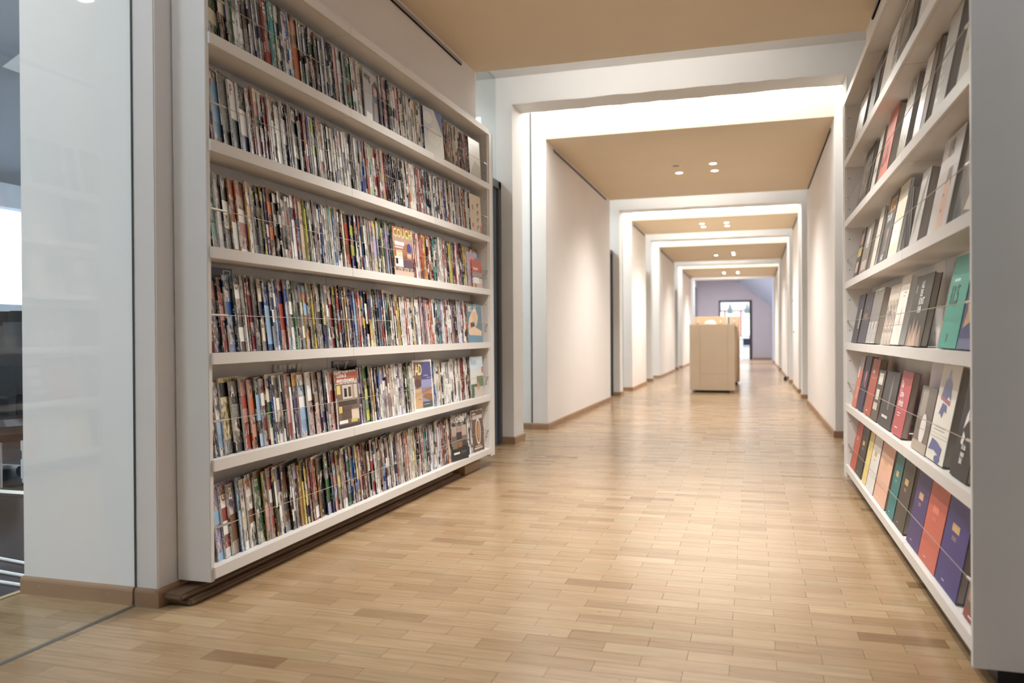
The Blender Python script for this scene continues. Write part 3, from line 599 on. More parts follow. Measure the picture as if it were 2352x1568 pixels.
face(2, 2.62, 0, .235, 'y', 'v', 'p', 'lavender and pink magazine tucked behind the orange one, third shelf', None, None, pr=[(0,.12,.2,.235,lin((168,160,190))), (.03,.15,.14,.205,lin((226,140,150))), (.15,.13,.2,.2,lin((100,110,160)))], w=.2, x=-.034)
face(2, 2.69, -3, .185, 'r', 'w', 'r', 'small magazine with orange-red top, last on the third shelf', None, None, pr=[(0,.105,.17,.185,lin((190,84,62))), (0,.075,.17,.105,lin((150,140,140))), (.02,.03,.11,.07,W_), (.02,.12,.10,.135,lin((236,190,170))), (.06,.0,.17,.03,lin((200,170,150)))], w=.17, x=-.027)
face(3, 2.60, -7, .252, 'r', 't', 'e', 'blue magazine with a seated nude figure and white title, fourth shelf', 'BO  AS', W_, pr=[
  (0,0,.215,.25,lin((92,124,138))), (0,.0,.215,.05,lin((96,138,160))), ('p',[(.02,.05),(.20,.045),(.205,.075),(.12,.10),(.14,.12),(.16,.17),(.13,.225),(.08,.215),(.03,.16),(.01,.10)],lin((222,196,166))), ('p',[(.05,.10),(.11,.11),(.10,.14),(.045,.13)],lin((70,56,52))), ('e',.105,.17,.028,.04,lin((214,184,152)))], at=(.02,.205), size=.052, sx=.72)
face(3, 2.70, -2, .252, 'g', 'g', 'k', 'grey magazine with black figure shapes, last on the fourth shelf', None, None, pr=[(0,0,.19,.25,lin((168,162,164))), ('p',[(.03,.02),(.07,.01),(.08,.12),(.12,.2),(.10,.245),(.06,.2),(.04,.1)],lin((56,52,58))), ('p',[(.015,.1),(.035,.1),(.03,.18)],lin((180,60,60)))], w=.19, x=-.024)
face(4, 2.66, -3, .272, 'w', 'S', 'G', 'pale blue travel magazine with trees and people, last on the fifth shelf', 'Rond', lin((150,190,224)), pr=[
  (0,.18,.215,.272,lin((206,222,232))), (0,.09,.215,.18,lin((220,218,214))), (.10,.06,.215,.14,lin((104,122,84))), (.05,.0,.215,.07,lin((200,190,178))), ('e',.12,.075,.018,.03,lin((196,140,120))), (.19,.16,.215,.2,lin((204,96,84)))], at=(.015,.22), size=.055, sx=.75)
face(5, 2.67, -3, .282, 'w', 'B', 'w', 'brown food magazine with a long white plate, last on the bottom shelf', None, None, pr=[
  (.006,.004,.205,.274,lin((96,70,58))), (.02,.22,.19,.245,lin((206,196,188))), (.02,.25,.08,.262,lin((214,204,196))), ('e',.11,.135,.045,.088,lin((228,222,214))), ('e',.11,.135,.034,.074,lin((150,112,84))), ('e',.115,.13,.016,.05,lin((190,144,96))), (.03,.02,.17,.03,lin((220,210,200))), (.05,.036,.15,.042,lin((220,210,200)))], w=.21)
# taller issues tucked behind the others, flat against the back panel
tl_ = [(3, .05, .312, lin((92,86,96)), 'tall grey magazine with a red letter b, behind the first fourth-shelf issues', [(0,0,.24,.31,lin((96,90,100))), (.185,.285,.23,.305,W_), (.192,.289,.224,.301,lin((90,88,96)))], 'b', lin((150,44,40)), (.06,.246), .105, .24),
 (4, .56, .305, 'w', 'tall white cookery magazine sticking up behind the fifth shelf row', [(.02,.27,.085,.285,lin((196,194,190)))], 'cucina', K_, (.09,.267), .034, .21),
 (4, 1.04, .302, 'k', 'tall black magazine with white script letter S behind the cookery issue, fifth shelf', [('p',[(.10,.262),(.125,.297),(.14,.299),(.12,.262)],lin((210,200,180))), (.15,.27,.22,.295,lin((74,60,62)))], 'S', lin((226,216,190)), (.03,.255), .06, .23),
 (2, 1.50, .305, 'k', 'plain black folder rising behind the lime-titled issue, third shelf', None, None, None, None, None, .23)]
for row, y, h, c, lab, pr, ms, mc, at, sz, w in tl_:
    face(row, y, 0, h, 'k' if c == 'k' else c, c, c, lab, ms, mc, w=w, x=-.128, pr=pr, at=at, size=sz, sx=.85, lean=R_(.4), t=.006)
# ------------------------------------------------------------------ face-out books on the right rack
random.seed(23)
def book(row, yl, yr, h, t, cs, ca, cb, label, txt=(), pr=None, plain=True, lean=11, x=.556, turn=0, pages=PAGED, hard=True):
    w_ = yl-yr; L = R_(lean); a = R_(turn); h = min(h, .316)
    Xl = Vector((math.sin(a), -math.cos(a), 0)); Yl = Vector((math.cos(a), math.sin(a), 0)); Zl = Vector((0,0,1))
    Y2 = Yl*math.cos(L) - Zl*math.sin(L); Z2 = Zl*math.cos(L) + Yl*math.sin(L)
    m = Matrix((Xl, Y2, Z2)).transposed().to_4x4(); m.translation = (x, yl, ZS[row]+.003+t*math.sin(L)+.0008)
    C = lambda q: LIN[q] if isinstance(q, str) else q
    mb = MB()
    if plain:
        e = .0022 if hard else .0008
        mb.box((0,0,0),(w_,e,h)); mb.box((0,t-e,0),(w_,t,h)); mb.box((-.0015,0,0),(e,t,h))
        me = mb.mesh('book', flat(C(ca), .45), .0006)
    else:
        uv = cover_geo(mb, w_, h, t); me = raw_mesh(mb, 'book', (COVER, SPINE)); n = len(uv); set_cover(me, uv, [C(ca)]*(n-1)+[C(cs)], [C(cb)]*n, [random.random()]*n)
    o = put('book', me); o.matrix_world = m; tag(o, label, 'book', 'face-out books on the %s shelf of the right rack' % ROWN[row])
    ins = .003 if hard and plain else .001
    p = put('page_block', UNITD if pages is PAGED else UNIT, o, (.0023, .0024 if plain else .0007, ins)); p.scale = (w_-.0023-ins, max(.002, t-(.0048 if plain else .0014)), h-2*ins)
    if pr: prints(o, pr)
    for (b_, sz, px, pz, c, sx) in txt: text(b_, sz, (px, -.0014 if pr else -.0006, pz), o, C(c), 'title', sx)
    return o
gold = lin((196,160,100)); salm = lin((196,100,84)); viol = lin((58,52,120)); brk = lin((170,84,70)); rose = lin((182,86,92)); teal2 = lin((76,164,146)); petr = lin((44,116,116)); dkb = lin((74,66,58))
def lab_(w, h, c, z=.62):   # small foil title block with two credit lines
    return [(w*.30, h*z, w*.62, h*(z+.085), c), (w*.36, h*(z-.06), w*.55, h*(z-.05), c), (w*.36, h*(z-.085), w*.55, h*(z-.075), c), (w*.30, h*.07, w*.42, h*.078, W_)]
B5 = [(5.162,4.926,.27,.014,'r',lin((184,84,66)),'brick red','at the far end'),(4.906,4.675,.275,.016,'k',lin((58,54,50)),'charcoal','right of the brick red one'),(4.62,4.482,.28,.02,'y',lin((226,206,130)),'pale yellow','narrow'),
  (4.465,4.229,.28,.014,'w',lin((222,218,214)),'white','right of the pale yellow one'),(4.199,3.87,.285,.014,'p',lin((222,176,152)),'pale pink','broad'),(3.814,3.643,.285,.016,'t',petr,'teal','right of the pale pink one'),
  (3.621,3.409,.285,.02,'B',dkb,'dark brown','between teal and purple ones'),(3.335,3.115,.285,.018,'u',lin((70,56,110)),'purple','right of the dark brown one'),(3.108,2.851,.285,.02,'r',salm,'salmon','between purple and blue ones'),(2.838,2.566,.285,.024,'n',viol,'deep blue','right of the salmon one')]
for (yl,yr,h,t,cs,c,nm,wh) in B5:
    gc = gold if nm not in ('brick red','salmon') else tuple(min(1, v*1.35) for v in c)
    book(5, yl, yr, h, t, cs, c, c, '%s cloth book with foil title, %s, bottom right shelf' % (nm, wh), pr=lab_(yl-yr, h, gc))
book(5, 2.481, 2.32, .285, .02, 'm', lin((140,66,66)), 'k', 'maroon book with a dark photo cover, beside the near panel on the bottom shelf', pr=[(0,.03,.16,.20,lin((70,52,48))), (.02,.05,.06,.19,lin((150,120,96))), (.07,.10,.12,.17,lin((206,186,170))), (.08,.04,.14,.09,lin((40,36,40))), (.05,.012,.12,.016,W_), (.10,.225,.15,.24,lin((216,190,150)))])
# fifth shelf
book(4, 5.062,4.874,.30,.014,'k',lin((206,120,104)),'w','coral and grey book with white label, far end of the fifth shelf, right rack', pr=[(0,.22,.188,.30,lin((150,146,148))), (.03,.17,.07,.23,W_), (.08,.05,.16,.12,lin((214,146,130)))])
book(4, 4.815,4.61,.30,.03,'n',lin((46,44,76)),'n','dark navy book with pink figure beside the coral one, fifth shelf', pr=[('p',[(.06,.13),(.09,.21),(.13,.22),(.12,.16),(.14,.13),(.12,.125),(.10,.18)],lin((214,130,120)))])
book(4, 4.539,4.31,.29,.034,'r',brk,'r','thick brick red book with small white title, fifth shelf of the right rack', [('minimo',.034,.05,.215,'w',.75)], pr=[(.06,.19,.15,.194,lin((206,150,136))), (.07,.02,.11,.026,W_)])
book(4, 4.295,4.09,.245,.02,'k',lin((92,80,70)),'w','brown book with white patches, stepped below the brick red one, fifth shelf', pr=[(.04,.175,.16,.23,lin((222,216,208))), (.05,.18,.13,.182,K_), (.04,.10,.13,.15,lin((214,208,198))), (.02,.05,.14,.085,lin((200,192,182))), (.13,.14,.16,.165,lin((60,50,46)))])
book(4, 4.049,3.713,.25,.022,'k',lin((66,64,66)),'d','dark grey book with a faint pale figure, left of the rose one', pr=[('p',[(.17,.08),(.20,.08),(.21,.16),(.19,.24),(.165,.16)],lin((104,100,100))), (.07,.04,.22,.052,lin((210,206,200)))])
book(4, 3.668,3.44,.265,.026,'m',rose,'m','rose book with white three-line title on the fifth shelf', [('Die\nSohne-\nschreibt',.044,.035,.195,'w',.72)], pr=[(.04,.09,.12,.093,W_), (.05,.08,.11,.083,W_), (.05,.03,.11,.034,W_)])
book(4, 3.30,3.06,.315,.008,'w',lin((202,198,208)),'w','pale lavender sheet-thin book behind the photo book with white oval', pr=[('e',.12,.15,.05,.07,lin((214,212,220)))], x=.60, lean=8, hard=False)
book(4, 3.231,2.989,.23,.014,'k',lin((120,108,98)),'k','black and white photo book with two white ovals, fifth shelf', pr=[(0,.10,.242,.23,lin((96,86,80))), (.03,.12,.12,.22,lin((150,140,130))), ('e',.13,.08,.045,.055,lin((226,222,218))), (.0,0,.242,.035,lin((176,164,150)))])
book(4, 2.974,2.727,.315,.03,'w',lin((226,222,212)),'w','white book with ragged blue figure and red band, fifth shelf', pr=[
  ('p',[(.05,.20),(.07,.26),(.10,.275),(.105,.30),(.125,.30),(.13,.275),(.165,.255),(.185,.20),(.15,.215),(.12,.19),(.09,.21)],lin((66,78,140))), ('p',[(.05,.20),(.185,.185),(.185,.20),(.05,.212)],lin((160,84,92))), ('p',[(.06,.15),(.09,.19),(.15,.185),(.16,.16),(.13,.165),(.11,.14),(.08,.155)],lin((66,78,140))),
  (.05,.10,.19,.103,lin((170,166,160))), (.05,.11,.19,.113,lin((170,166,160))), ('p',[(.02,.03),(.05,.07),(.12,.065),(.2,.05),(.19,.02),(.10,.035)],lin((70,84,150))), ('e',.16,.012,.04,.012,lin((70,84,150)))])
book(4, 2.63,2.438,.31,.018,'w',lin((44,42,44)),'k','black book with white angular emblem beside the near panel, fifth shelf', [('& das\nneue\nBild',.024,.075,.085,'w',.8)], pr=[('p',[(.05,.14),(.09,.17),(.075,.20),(.06,.18)],W_), ('p',[(.09,.16),(.12,.205),(.105,.215)],W_), ('p',[(.05,.10),(.06,.135),(.085,.12),(.07,.095)],W_)])
book(4, 2.429,2.34,.30,.05,'y',lin((206,186,120)),'y','thick mustard yellow volume half hidden by the near panel, fifth shelf', x=.585, lean=6)
# fourth shelf
book(3, 5.071,4.823,.28,.018,'k',lin((58,54,70)),'k','black-violet book with grey sticker at the far end of the fourth shelf', pr=[(.16,.08,.22,.19,lin((150,150,140)))])
book(3, 4.765,4.478,.27,.022,'n',lin((62,60,76)),'n','slate navy book with small gold crest and title, fourth shelf', [('MONTIES',.034,.07,.135,gold,.8)], pr=[('e',.145,.19,.006,.012,gold), (.10,.125,.2,.127,lin((150,140,130)))])
book(3, 4.461,4.151,.275,.03,'k',lin((120,114,110)),'w','grey and white photo album with streaked cover, fourth shelf', plain=False)
book(3, 3.96,3.704,.265,.012,'c',lin((216,206,188)),'e','cream paperback with faint grey lettering, fourth shelf of the right rack', [('essen',.05,.06,.13,lin((150,140,128)),.7)], plain=False, hard=False)
book(3, 3.693,3.491,.285,.03,'w',lin((226,218,208)),'r','tall off-white book with small red marks, fourth shelf', pr=[(.10,.20,.14,.204,lin((200,110,100))), (.10,.215,.16,.218,lin((120,112,106))), (.12,.08,.125,.15,lin((190,120,110))), (.09,.06,.093,.14,lin((170,150,140)))], pages=PAGES)
book(3, 3.366,3.056,.265,.024,'k',lin((70,66,62)),'T','dark photo book with white four-line title above bronze hands, fourth shelf', [('ALS\nDIE\nKUNST\nKAM',.036,.13,.215,'w',.8)], pr=[('p',[(.02,.0),(.05,.09),(.08,.04),(.11,.11),(.14,.05),(.18,.10),(.21,.03),(.24,.08),(.28,.0)],lin((150,120,96))), ('p',[(.06,.0),(.09,.05),(.12,.01),(.16,.06),(.2,.0)],lin((196,164,136))), (.03,.2,.06,.23,lin((96,88,80)))])
book(3, 2.892,2.795,.285,.014,'B',lin((132,100,82)),'s','brown portrait book mostly behind the turquoise one, fourth shelf', pr=[('e',.05,.18,.035,.06,lin((206,160,132))), (.0,.0,.095,.09,lin((176,130,108)))], x=.575)
book(3, 2.783,2.556,.285,.022,'k',teal2,'t','turquoise book with large slanted black 11,5 on the fourth shelf', [('11,5',.085,.03,.135,'k',.72)], pr=[(.05,.205,.12,.214,lin((190,220,210))), (.085,.02,.10,.045,lin((30,60,56)))], pages=PAGES)
book(3, 2.541,2.335,.30,.02,'n',lin((52,62,112)),'a','blue book with golden burst and white bubble lettering, fourth shelf near panel', [('PAUL',.05,.05,.165,'w',.8)], pr=[('p',[(.02,.06),(.04,.11),(.02,.15),(.06,.19),(.10,.23),(.15,.24),(.19,.2),(.2,.12),(.17,.06),(.1,.08)],lin((184,140,70))), ('e',.13,.10,.035,.03,lin((224,220,216))), (.0,.0,.2,.03,lin((50,70,130)))])
# third shelf
book(2, 4.974,4.793,.28,.016,'k',lin((70,50,46)),'a','dark poster-like book with yellow centre, far end of the third shelf', pr=[(.02,.12,.17,.17,lin((216,180,70))), (.03,.19,.15,.25,lin((150,70,60))), (.04,.03,.14,.09,lin((190,160,140)))])
book(2, 4.716,4.451,.275,.022,'k',lin((134,126,118)),'w','grey book with a pale arch shape, third shelf of the right rack', pr=[('e',.13,.2,.05,.045,lin((206,200,194))), (.08,.14,.18,.2,lin((206,200,194))), (.04,.02,.22,.07,lin((190,170,160)))])
book(2, 4.291,4.156,.30,.012,'w',lin((214,206,190)),'c','curved cream brochure standing upright, third shelf of the right rack', hard=False, pages=PAGES)
book(2, 4.142,4.044,.29,.02,'k',lin((60,56,54)),'k','narrow charcoal book behind the curved brochure, third shelf', x=.60, lean=7)
book(2, 4.017,3.789,.315,.012,'d',lin((88,88,92)),'a','slate magazine-like book with glowing orange room and white title, third shelf', [('TRAUM',.05,.02,.19,'w',.78), ('HAUS',.036,.05,.015,'w',.78)], pr=[(.05,.235,.2,.295,lin((206,150,80))), (.09,.245,.13,.28,lin((70,52,44))), (.15,.25,.18,.285,lin((70,52,44))), ('p',[(.08,.05),(.15,.05),(.14,.16),(.09,.16)],lin((150,104,84))), (.095,.0,.13,.12,lin((40,38,42)))], hard=False, pages=PAGES)
book(2, 3.766,3.535,.325,.014,'c',lin((222,212,192)),'w','plain ivory folder with white label low down, third shelf', pr=[(.03,.06,.20,.15,lin((230,226,224))), (.07,.11,.12,.114,lin((170,164,170)))], hard=False, pages=PAGES)
for k in range(3): book(2, 3.41-.045*k, 3.37-.045*k, .235-.004*k, .10, 'k', lin((40+14*k,38+14*k,40+14*k)), 'k', ['slim black spine, far one of three thin volumes, third shelf','slim charcoal spine, middle one of three thin volumes, third shelf','slim dark grey spine, near one of three thin volumes, third shelf'][k], lean=5, x=.562)
book(2, 3.262,3.112,.275,.03,'k',lin((186,182,178)),'g','pale grey book with feathery grey pattern and black edge, third shelf', pr=[('p',[(.02,.02),(.06,.05),(.10,.14),(.13,.24),(.11,.25),(.06,.16),(.02,.08)],lin((140,138,132)))])
book(2, 2.941,2.67,.33,.018,'k',lin((214,208,204)),'w','large pale portrait book with big dark letters at top, third shelf', [('LIA',.075,.09,.245,'d',.7)], pr=[(.0,.0,.27,.2,lin((190,186,186))), ('p',[(.12,.0),(.2,.0),(.21,.08),(.19,.17),(.15,.19),(.12,.14)],lin((206,170,150))), ('p',[(.13,.15),(.15,.2),(.2,.2),(.22,.13),(.19,.16)],lin((76,66,66))), ('e',.145,.115,.008,.005,lin((60,50,50))), ('e',.15,.065,.012,.006,lin((150,90,90)))])
book(2, 2.572,2.50,.31,.06,'g',lin((130,128,122)),'g','thick grey-green volume seen from its page edge, third shelf', x=.575, lean=7)
book(2, 2.472,2.327,.33,.02,'p',lin((120,104,96)),'p','mauve portrait book with curved brown shape at the near panel, third shelf', pr=[(.0,.22,.145,.33,lin((190,150,156))), ('p',[(.0,.02),(.06,.08),(.145,.16),(.145,.0)],lin((214,208,200))), ('e',.10,.27,.04,.05,lin((220,196,180)))])
# second shelf
book(1, 4.84,4.474,.33,.016,'k',lin((46,44,46)),'g','black-framed book of small grey pictures, far end of the second shelf', pr=[(.05,.06,.32,.25,lin((104,100,96)))]+[(.06+.065*i,.07+.06*j,.11+.065*i,.115+.06*j,lin(((150,146,140),(80,76,74),(120,112,104))[(i+2*j)%3])) for i in range(4) for j in range(3)])
book(1, 4.296,4.161,.32,.008,'w',lin((214,208,200)),'d','thin white book with black outline frame, second shelf of the right rack', pr=[(.012,.02,.014,.30,K_), (.012,.298,.12,.30,K_), (.03,.10,.11,.12,lin((150,146,142)))], hard=False)
book(1, 4.035,3.781,.34,.04,'r',lin((204,112,96)),'r','tall salmon book with thin dark roman numerals, second shelf', [('LXI',.14,.03,.07,lin((96,50,48)),.8)])
book(1, 3.558,3.361,.33,.022,'k',lin((178,176,164)),'g','silvery green-grey book with soft mottling, second shelf of the right rack', plain=False)
book(1, 3.343,3.236,.31,.03,'k',lin((92,84,76)),'B','umber book with dark page edge, second shelf of the right rack', x=.575)
book(1, 3.211,3.082,.315,.012,'B',lin((190,160,140)),'B','glossy white and brown book catching the light, second shelf', pr=[(.0,.12,.129,.315,lin((222,216,210))), (.0,.0,.129,.12,lin((150,104,84)))], hard=False)
book(1, 3.067,2.985,.33,.04,'B',lin((96,70,56)),'B','narrow chestnut brown volume, second shelf of the right rack')
book(1, 2.867,2.694,.33,.06,'g',lin((200,196,190)),'w','thick light grey book with silvery flecks, second shelf', pr=[(.02,.04+.03*k,.05+.02*(k%3),.055+.03*k,lin((226,224,220))) for k in range(7)])
book(1, 2.552,2.314,.345,.016,'w',lin((222,218,210)),'w','large white book with golden leaf drawing by the near panel, second shelf', pr=[('p',[(.05,.10),(.07,.13),(.06,.17),(.09,.21),(.10,.16),(.12,.13),(.09,.09)],lin((206,170,110))), (.19,.24,.238,.345,lin((130,140,84))), (.04,.27,.12,.272,lin((170,166,160))), (.04,.262,.12,.264,lin((170,166,160)))], hard=False, pages=PAGES)
# top shelf
book(0, 5.014,4.621,.33,.012,'B',lin((170,140,96)),'B','ochre brown book of mottled gold, far end of the top shelf', plain=False)
book(0, 4.585,4.515,.32,.02,'k',lin((50,46,48)),'k','very thin black book edge beside the ochre one, top shelf', x=.575)
book(0, 4.447,4.196,.32,.02,'k',lin((62,56,54)),'k','dark book with slender gold line near its edge, top shelf', pr=[(.22,.02,.223,.30,gold)])
book(0, 4.026,3.737,.33,.01,'w',lin((226,222,216)),'w','glossy white book with a small black square, top shelf of the right rack', pr=[(.04,.285,.055,.30,K_)], hard=False)
book(0, 3.726,3.571,.33,.014,'g',lin((120,114,110)),'w','grey book of blurred city lights, top shelf of the right rack', plain=False)
book(0, 3.55,3.354,.33,.014,'B',lin((120,84,72)),'k','reddish brown photo book, top shelf of the right rack', plain=False)
book(0, 3.345,3.196,.34,.03,'k',lin((30,28,32)),'k','thick black book, top shelf of the right rack')
book(0, 3.131,2.862,.33,.014,'w',lin((216,208,204)),'w','pinkish white book with a black bar, top shelf nearest the panel', pr=[(.12,.10,.145,.19,lin((60,54,58)))])

# ------------------------------------------------------------------ reception counter in the corridor
c0 = tag(empty('reception_counter', (-.615, 14.35, 0)), 'pale maple reception counter standing in the middle of the corridor', 'counter')
def cb_(nm, p, q, m=MAPLE, bev=.003, par=None): return box(nm, p, q, m, par or c0, bev)
cb_('end_panel', (-.352, -1.19, .035), (-.19, -1.165, 1.09)); cb_('end_panel', (-.189, -1.19, .30), (.24, -1.165, 1.09)); cb_('end_panel', (-.189, -1.19, .035), (.24, -1.165, .299)); cb_('end_panel', (.241, -1.19, .035), (.352, -1.165, 1.09))
cb_('side_panel', (-.352, -1.163, .035), (-.33, 1.19, 1.09)); cb_('end_panel', (-.33, 1.165, .035), (.352, 1.19, 1.09)); cb_('worktop', (-.33, -1.163, 1.062), (.352, 1.163, 1.089))
cb_('back_board', (-.05, -1.16, .06), (-.03, 1.16, 1.06), DKBROWN)
for z in (.06, .42, .74): cb_('shelf', (-.029, -1.16, z), (.31, 1.16, z+.022), MAPLE2)
for y in (-.4, .38): cb_('divider', (-.029, y, .083), (.30, y+.02, 1.06), DKBROWN)
cb_('plinth_or_shade', (-.27, -1.10, 0), (.27, 1.10, .034), BLACKP)
cab = tag(empty('maple_cabinet', (-.645, 15.80, 0)), 'taller warm maple cabinet with small knobs standing behind the counter', 'cabinet')
box('carcass', (-.42, -.17, .04), (.415, .2, 1.275), MAPLE2, cab, .003); box('plinth_or_shade', (-.38, -.13, 0), (.38, .17, .04), BLACKP, cab)
for k, (a, b) in enumerate(((-.42, -.005), (-.001, .272), (.276, .415))):
    d = box('door', (a, -.19, .05), (b, -.171, 1.275), MAPLE2, cab, .002)
    MB().lathe([(.006,0),(.006,.015),(.013,.02),(.013,.028),(.008,.032)], (0,0,0), 12, 0, Matrix.Translation((a+.075 if k < 2 else a+.045, -.19, 1.18)) @ Matrix.Rotation(math.pi/2, 4, 'X')).build('knob', WPLAST, d)
bh = tag(empty('brochure_holder', (-.39, 14.5, 1.09)), 'grey brochure holder with a dark slot standing on the counter', 'holder')
box('base', (-.045, -.05, 0), (.045, .05, .008), GREYP, bh, .001); box('back_plate', (-.042, .02, .008), (.042, .028, .165), GREYP, bh, .002); box('front_plate', (-.042, -.03, .008), (-.012, -.024, .15), GREYP, bh, .001); box('front_plate', (.006, -.03, .008), (.042, -.024, .15), GREYP, bh, .001); box('leaflet', (-.03, -.01, .008), (.03, .01, .14), BLACKP, bh, .001)
pa = MB(); pa.lathe([(.0,.0),(.085,.002),(.097,.022),(.08,.05),(.045,.066),(.0,.07)], n=20); o = pa.build('crumpled_cloth', WPLAST); o.location = (-.66, 13.62, 1.09); o.scale = (1, .7, 1)
for v in o.data.vertices: v.co += Vector((random.uniform(-.006,.006), random.uniform(-.006,.006), random.uniform(-.003,.003) if v.co.z > .01 else 0))
tag(o, 'white crumpled cloth lying on the counter top', 'cloth')
o = box('paper_slip', (-.56, 13.55, 1.0902), (-.47, 13.62, 1.103), SKIN, None, .002); tag(o, 'pale pink folded slip beside the white cloth on the counter', 'paper')
o = MB().box((-.33,13.25,1.0902),(-.22,13.45,1.097)).box((-.235,13.25,1.05),(-.228,13.45,1.0902)).build('paper_sheet', WPLAST); tag(o, 'white paper hanging over the right edge of the counter', 'paper')
for (y, z, n) in ((15.0, 1.525, 'upper'), (14.62, .967, 'lower')):
    o = MB().lathe([(.012,0),(.012,.008),(.007,.014),(.007,.03)], (0,0,0), 12, 0, Matrix.Translation((XR, y, z)) @ Matrix.Rotation(-math.pi/2, 4, 'Y')).build('wall_hook', GREYP); tag(o, 'small grey %s hook on the right corridor wall by the counter' % n, 'hook')
o = MB().lathe([(.032,0),(.034,.02),(.028,.06),(.02,.075)], (.64, 17.1, 0), 14).build('door_stop', BLACKP); tag(o, 'black rubber door stop on the floor by the right wall', 'door stop')

# ------------------------------------------------------------------ end room
struct(box('floor', (-5, 28.24, -.05), (.75, 32.1, -.001), mat('plain_beech', (.5,.33,.18), .35)))
ye = 32.0
mb = MB()
for a, b in (((-5, ye, 0), (-1.236, ye+.2, 3.6)), ((-1.236, ye, 2.284), (0, ye+.2, 3.6)), ((0, ye, 0), (3.0, ye+.2, 3.6))): struct(box('wall_end', a, b, ENDW))
struct(box('wall_right', (.72, 28.26, 0), (.9, ye, 3.5), ENDS)); struct(box('wall_left', (-2.1, 28.3, 0), (-2.02, ye, 3.6), ENDW))
mb = MB(); q = [(.72,28.26,3.45),(-.66,28.26,3.45),(-.66,ye,3.15),(.72,ye,1.98)]
mb.quad(q); mb.quad([(x+.02,y,z+.06) for x,y,z in q])
for k in range(4): a_, b_ = q[k], q[(k+1)%4]; mb.quad([a_, b_, (b_[0]+.02,b_[1],b_[2]+.06), (a_[0]+.02,a_[1],a_[2]+.06)])
struct(mb.build('ceiling', ENDS)); struct(box('ceiling', (-5, 28.24, 3.12), (-.6, ye, 3.2), ENDS))
struct(box('window_%d' % wn, (-1.9, 28.4, 3.09), (-.75, 29.6, 3.115), FILL_PANEL)); wn += 1  # glowing panel added out of view to light the end room
baseboard('end', (.70, ye-.012), (.03, ye-.012))
d5 = struct(empty('door_5', (-.618, ye, 0)))
for p, q_ in (((-.618,-.03,0),(-.555,.2,2.284)),((.515,-.03,0),(.618,.2,2.284)),((-.555,-.03,2.215),(.515,.2,2.284))): box('door_jamb', p, q_, mat('dark_brown_frame', (.05,.035,.032), .5), d5, .003)
d6 = struct(empty('door_6', (-2.0, 29.5, 0)))
for p, q_ in (((-.019,-.9,0),(.03,-.8,2.69)),((-.019,.8,0),(.03,.9,2.69)),((-.019,-.8,2.6),(.03,.8,2.69))): box('door_jamb', p, q_, mat('dark_brown_frame', (.05,.035,.032), .5), d6, .003)
box('door_leaf', (-.019,-.8,0), (.005,.8,2.6), LEAF, d6)
# bright room beyond the end door
struct(box('floor', (-6, 32.1, -.05), (5, 40.4, -.002), mat('pale_floor', (.75,.72,.68), .25)))
for a, b in (((-6,40.2,0),(5,40.4,.88)), ((-6,40.2,2.15),(5,40.4,4)), ((-6,32.2,0),(-5.8,40.2,4)), ((4.8,32.2,0),(5,40.2,4))): struct(box('wall_far', a, b, WHITE))
struct(box('ceiling', (-6, 32.2, 3.4), (5, 36.2, 3.5), WHITE))
for k in range(7):
    x = -3.52+.75*k
    wv = struct(empty('window_%d' % wn, (x, 40.25, .88))); wn += 1
    for p, q_ in (((0,0,0),(.05,.06,1.27)),((.70,0,0),(.75,.06,1.27)),((.05,0,0),(.70,.06,.05)),((.05,0,1.2),(.70,.06,1.27))): box('frame', p, q_, REDW, wv, .004)
    box('pane', (.05,.02,.05), (.70,.03,1.2), GLASS, wv)
for k, (x, y) in enumerate(((-.915, 36.0), (-.20, 36.0))):
    pl = tag(empty('pendant_lamp', (x, y, 1.88)), '%s pale glass pendant lamp hanging in the bright room beyond' % ('left' if k == 0 else 'right'), 'lamp', 'pendant lamps beyond the end door')
    MB().lathe([(.02,.42),(.05,.36),(.06,.28),(.13,.2),(.145,.0),(.14,.0),(.12,.19),(.05,.27)], n=20).build('shade', mat('pale_glass_shade', (.5,.56,.56), .25), pl); MB().tube([(0,0,.42),(0,0,1.52)], .006).build('cord', GREYP, pl)
tb = tag(empty('dining_table', (-.3, 37.0, 0)), 'grey topped table in front of the bright window beyond', 'table'); box('table_top', (-1.2,-.4,.74), (1.2,.4,.78), GREYP, tb, .004)
for sx in (-1.1, 1.05):
    for sy in (-.35, .3): box('leg', (sx, sy, 0), (sx+.05, sy+.05, .74), GREYP, tb, .003)
ch = tag(empty('dark_chair', (-.18, 36.1, 0)), 'dark blue chair with thin legs in front of the table beyond', 'chair')
box('seat', (-.2,-.2,.43), (.2,.2,.46), mat('dark_blue_seat', (.03,.045,.09), .5), ch, .01); box('backrest', (-.2,-.2,.50), (.2,-.175,.80), mat('dark_blue_seat'), ch, .008)
for sx in (-.19, .17):
    for sy in (-.19, .17): box('leg', (sx, sy, 0), (sx+.02, sy+.02, .43 if sy > 0 else .52), STEEL, ch, .002)

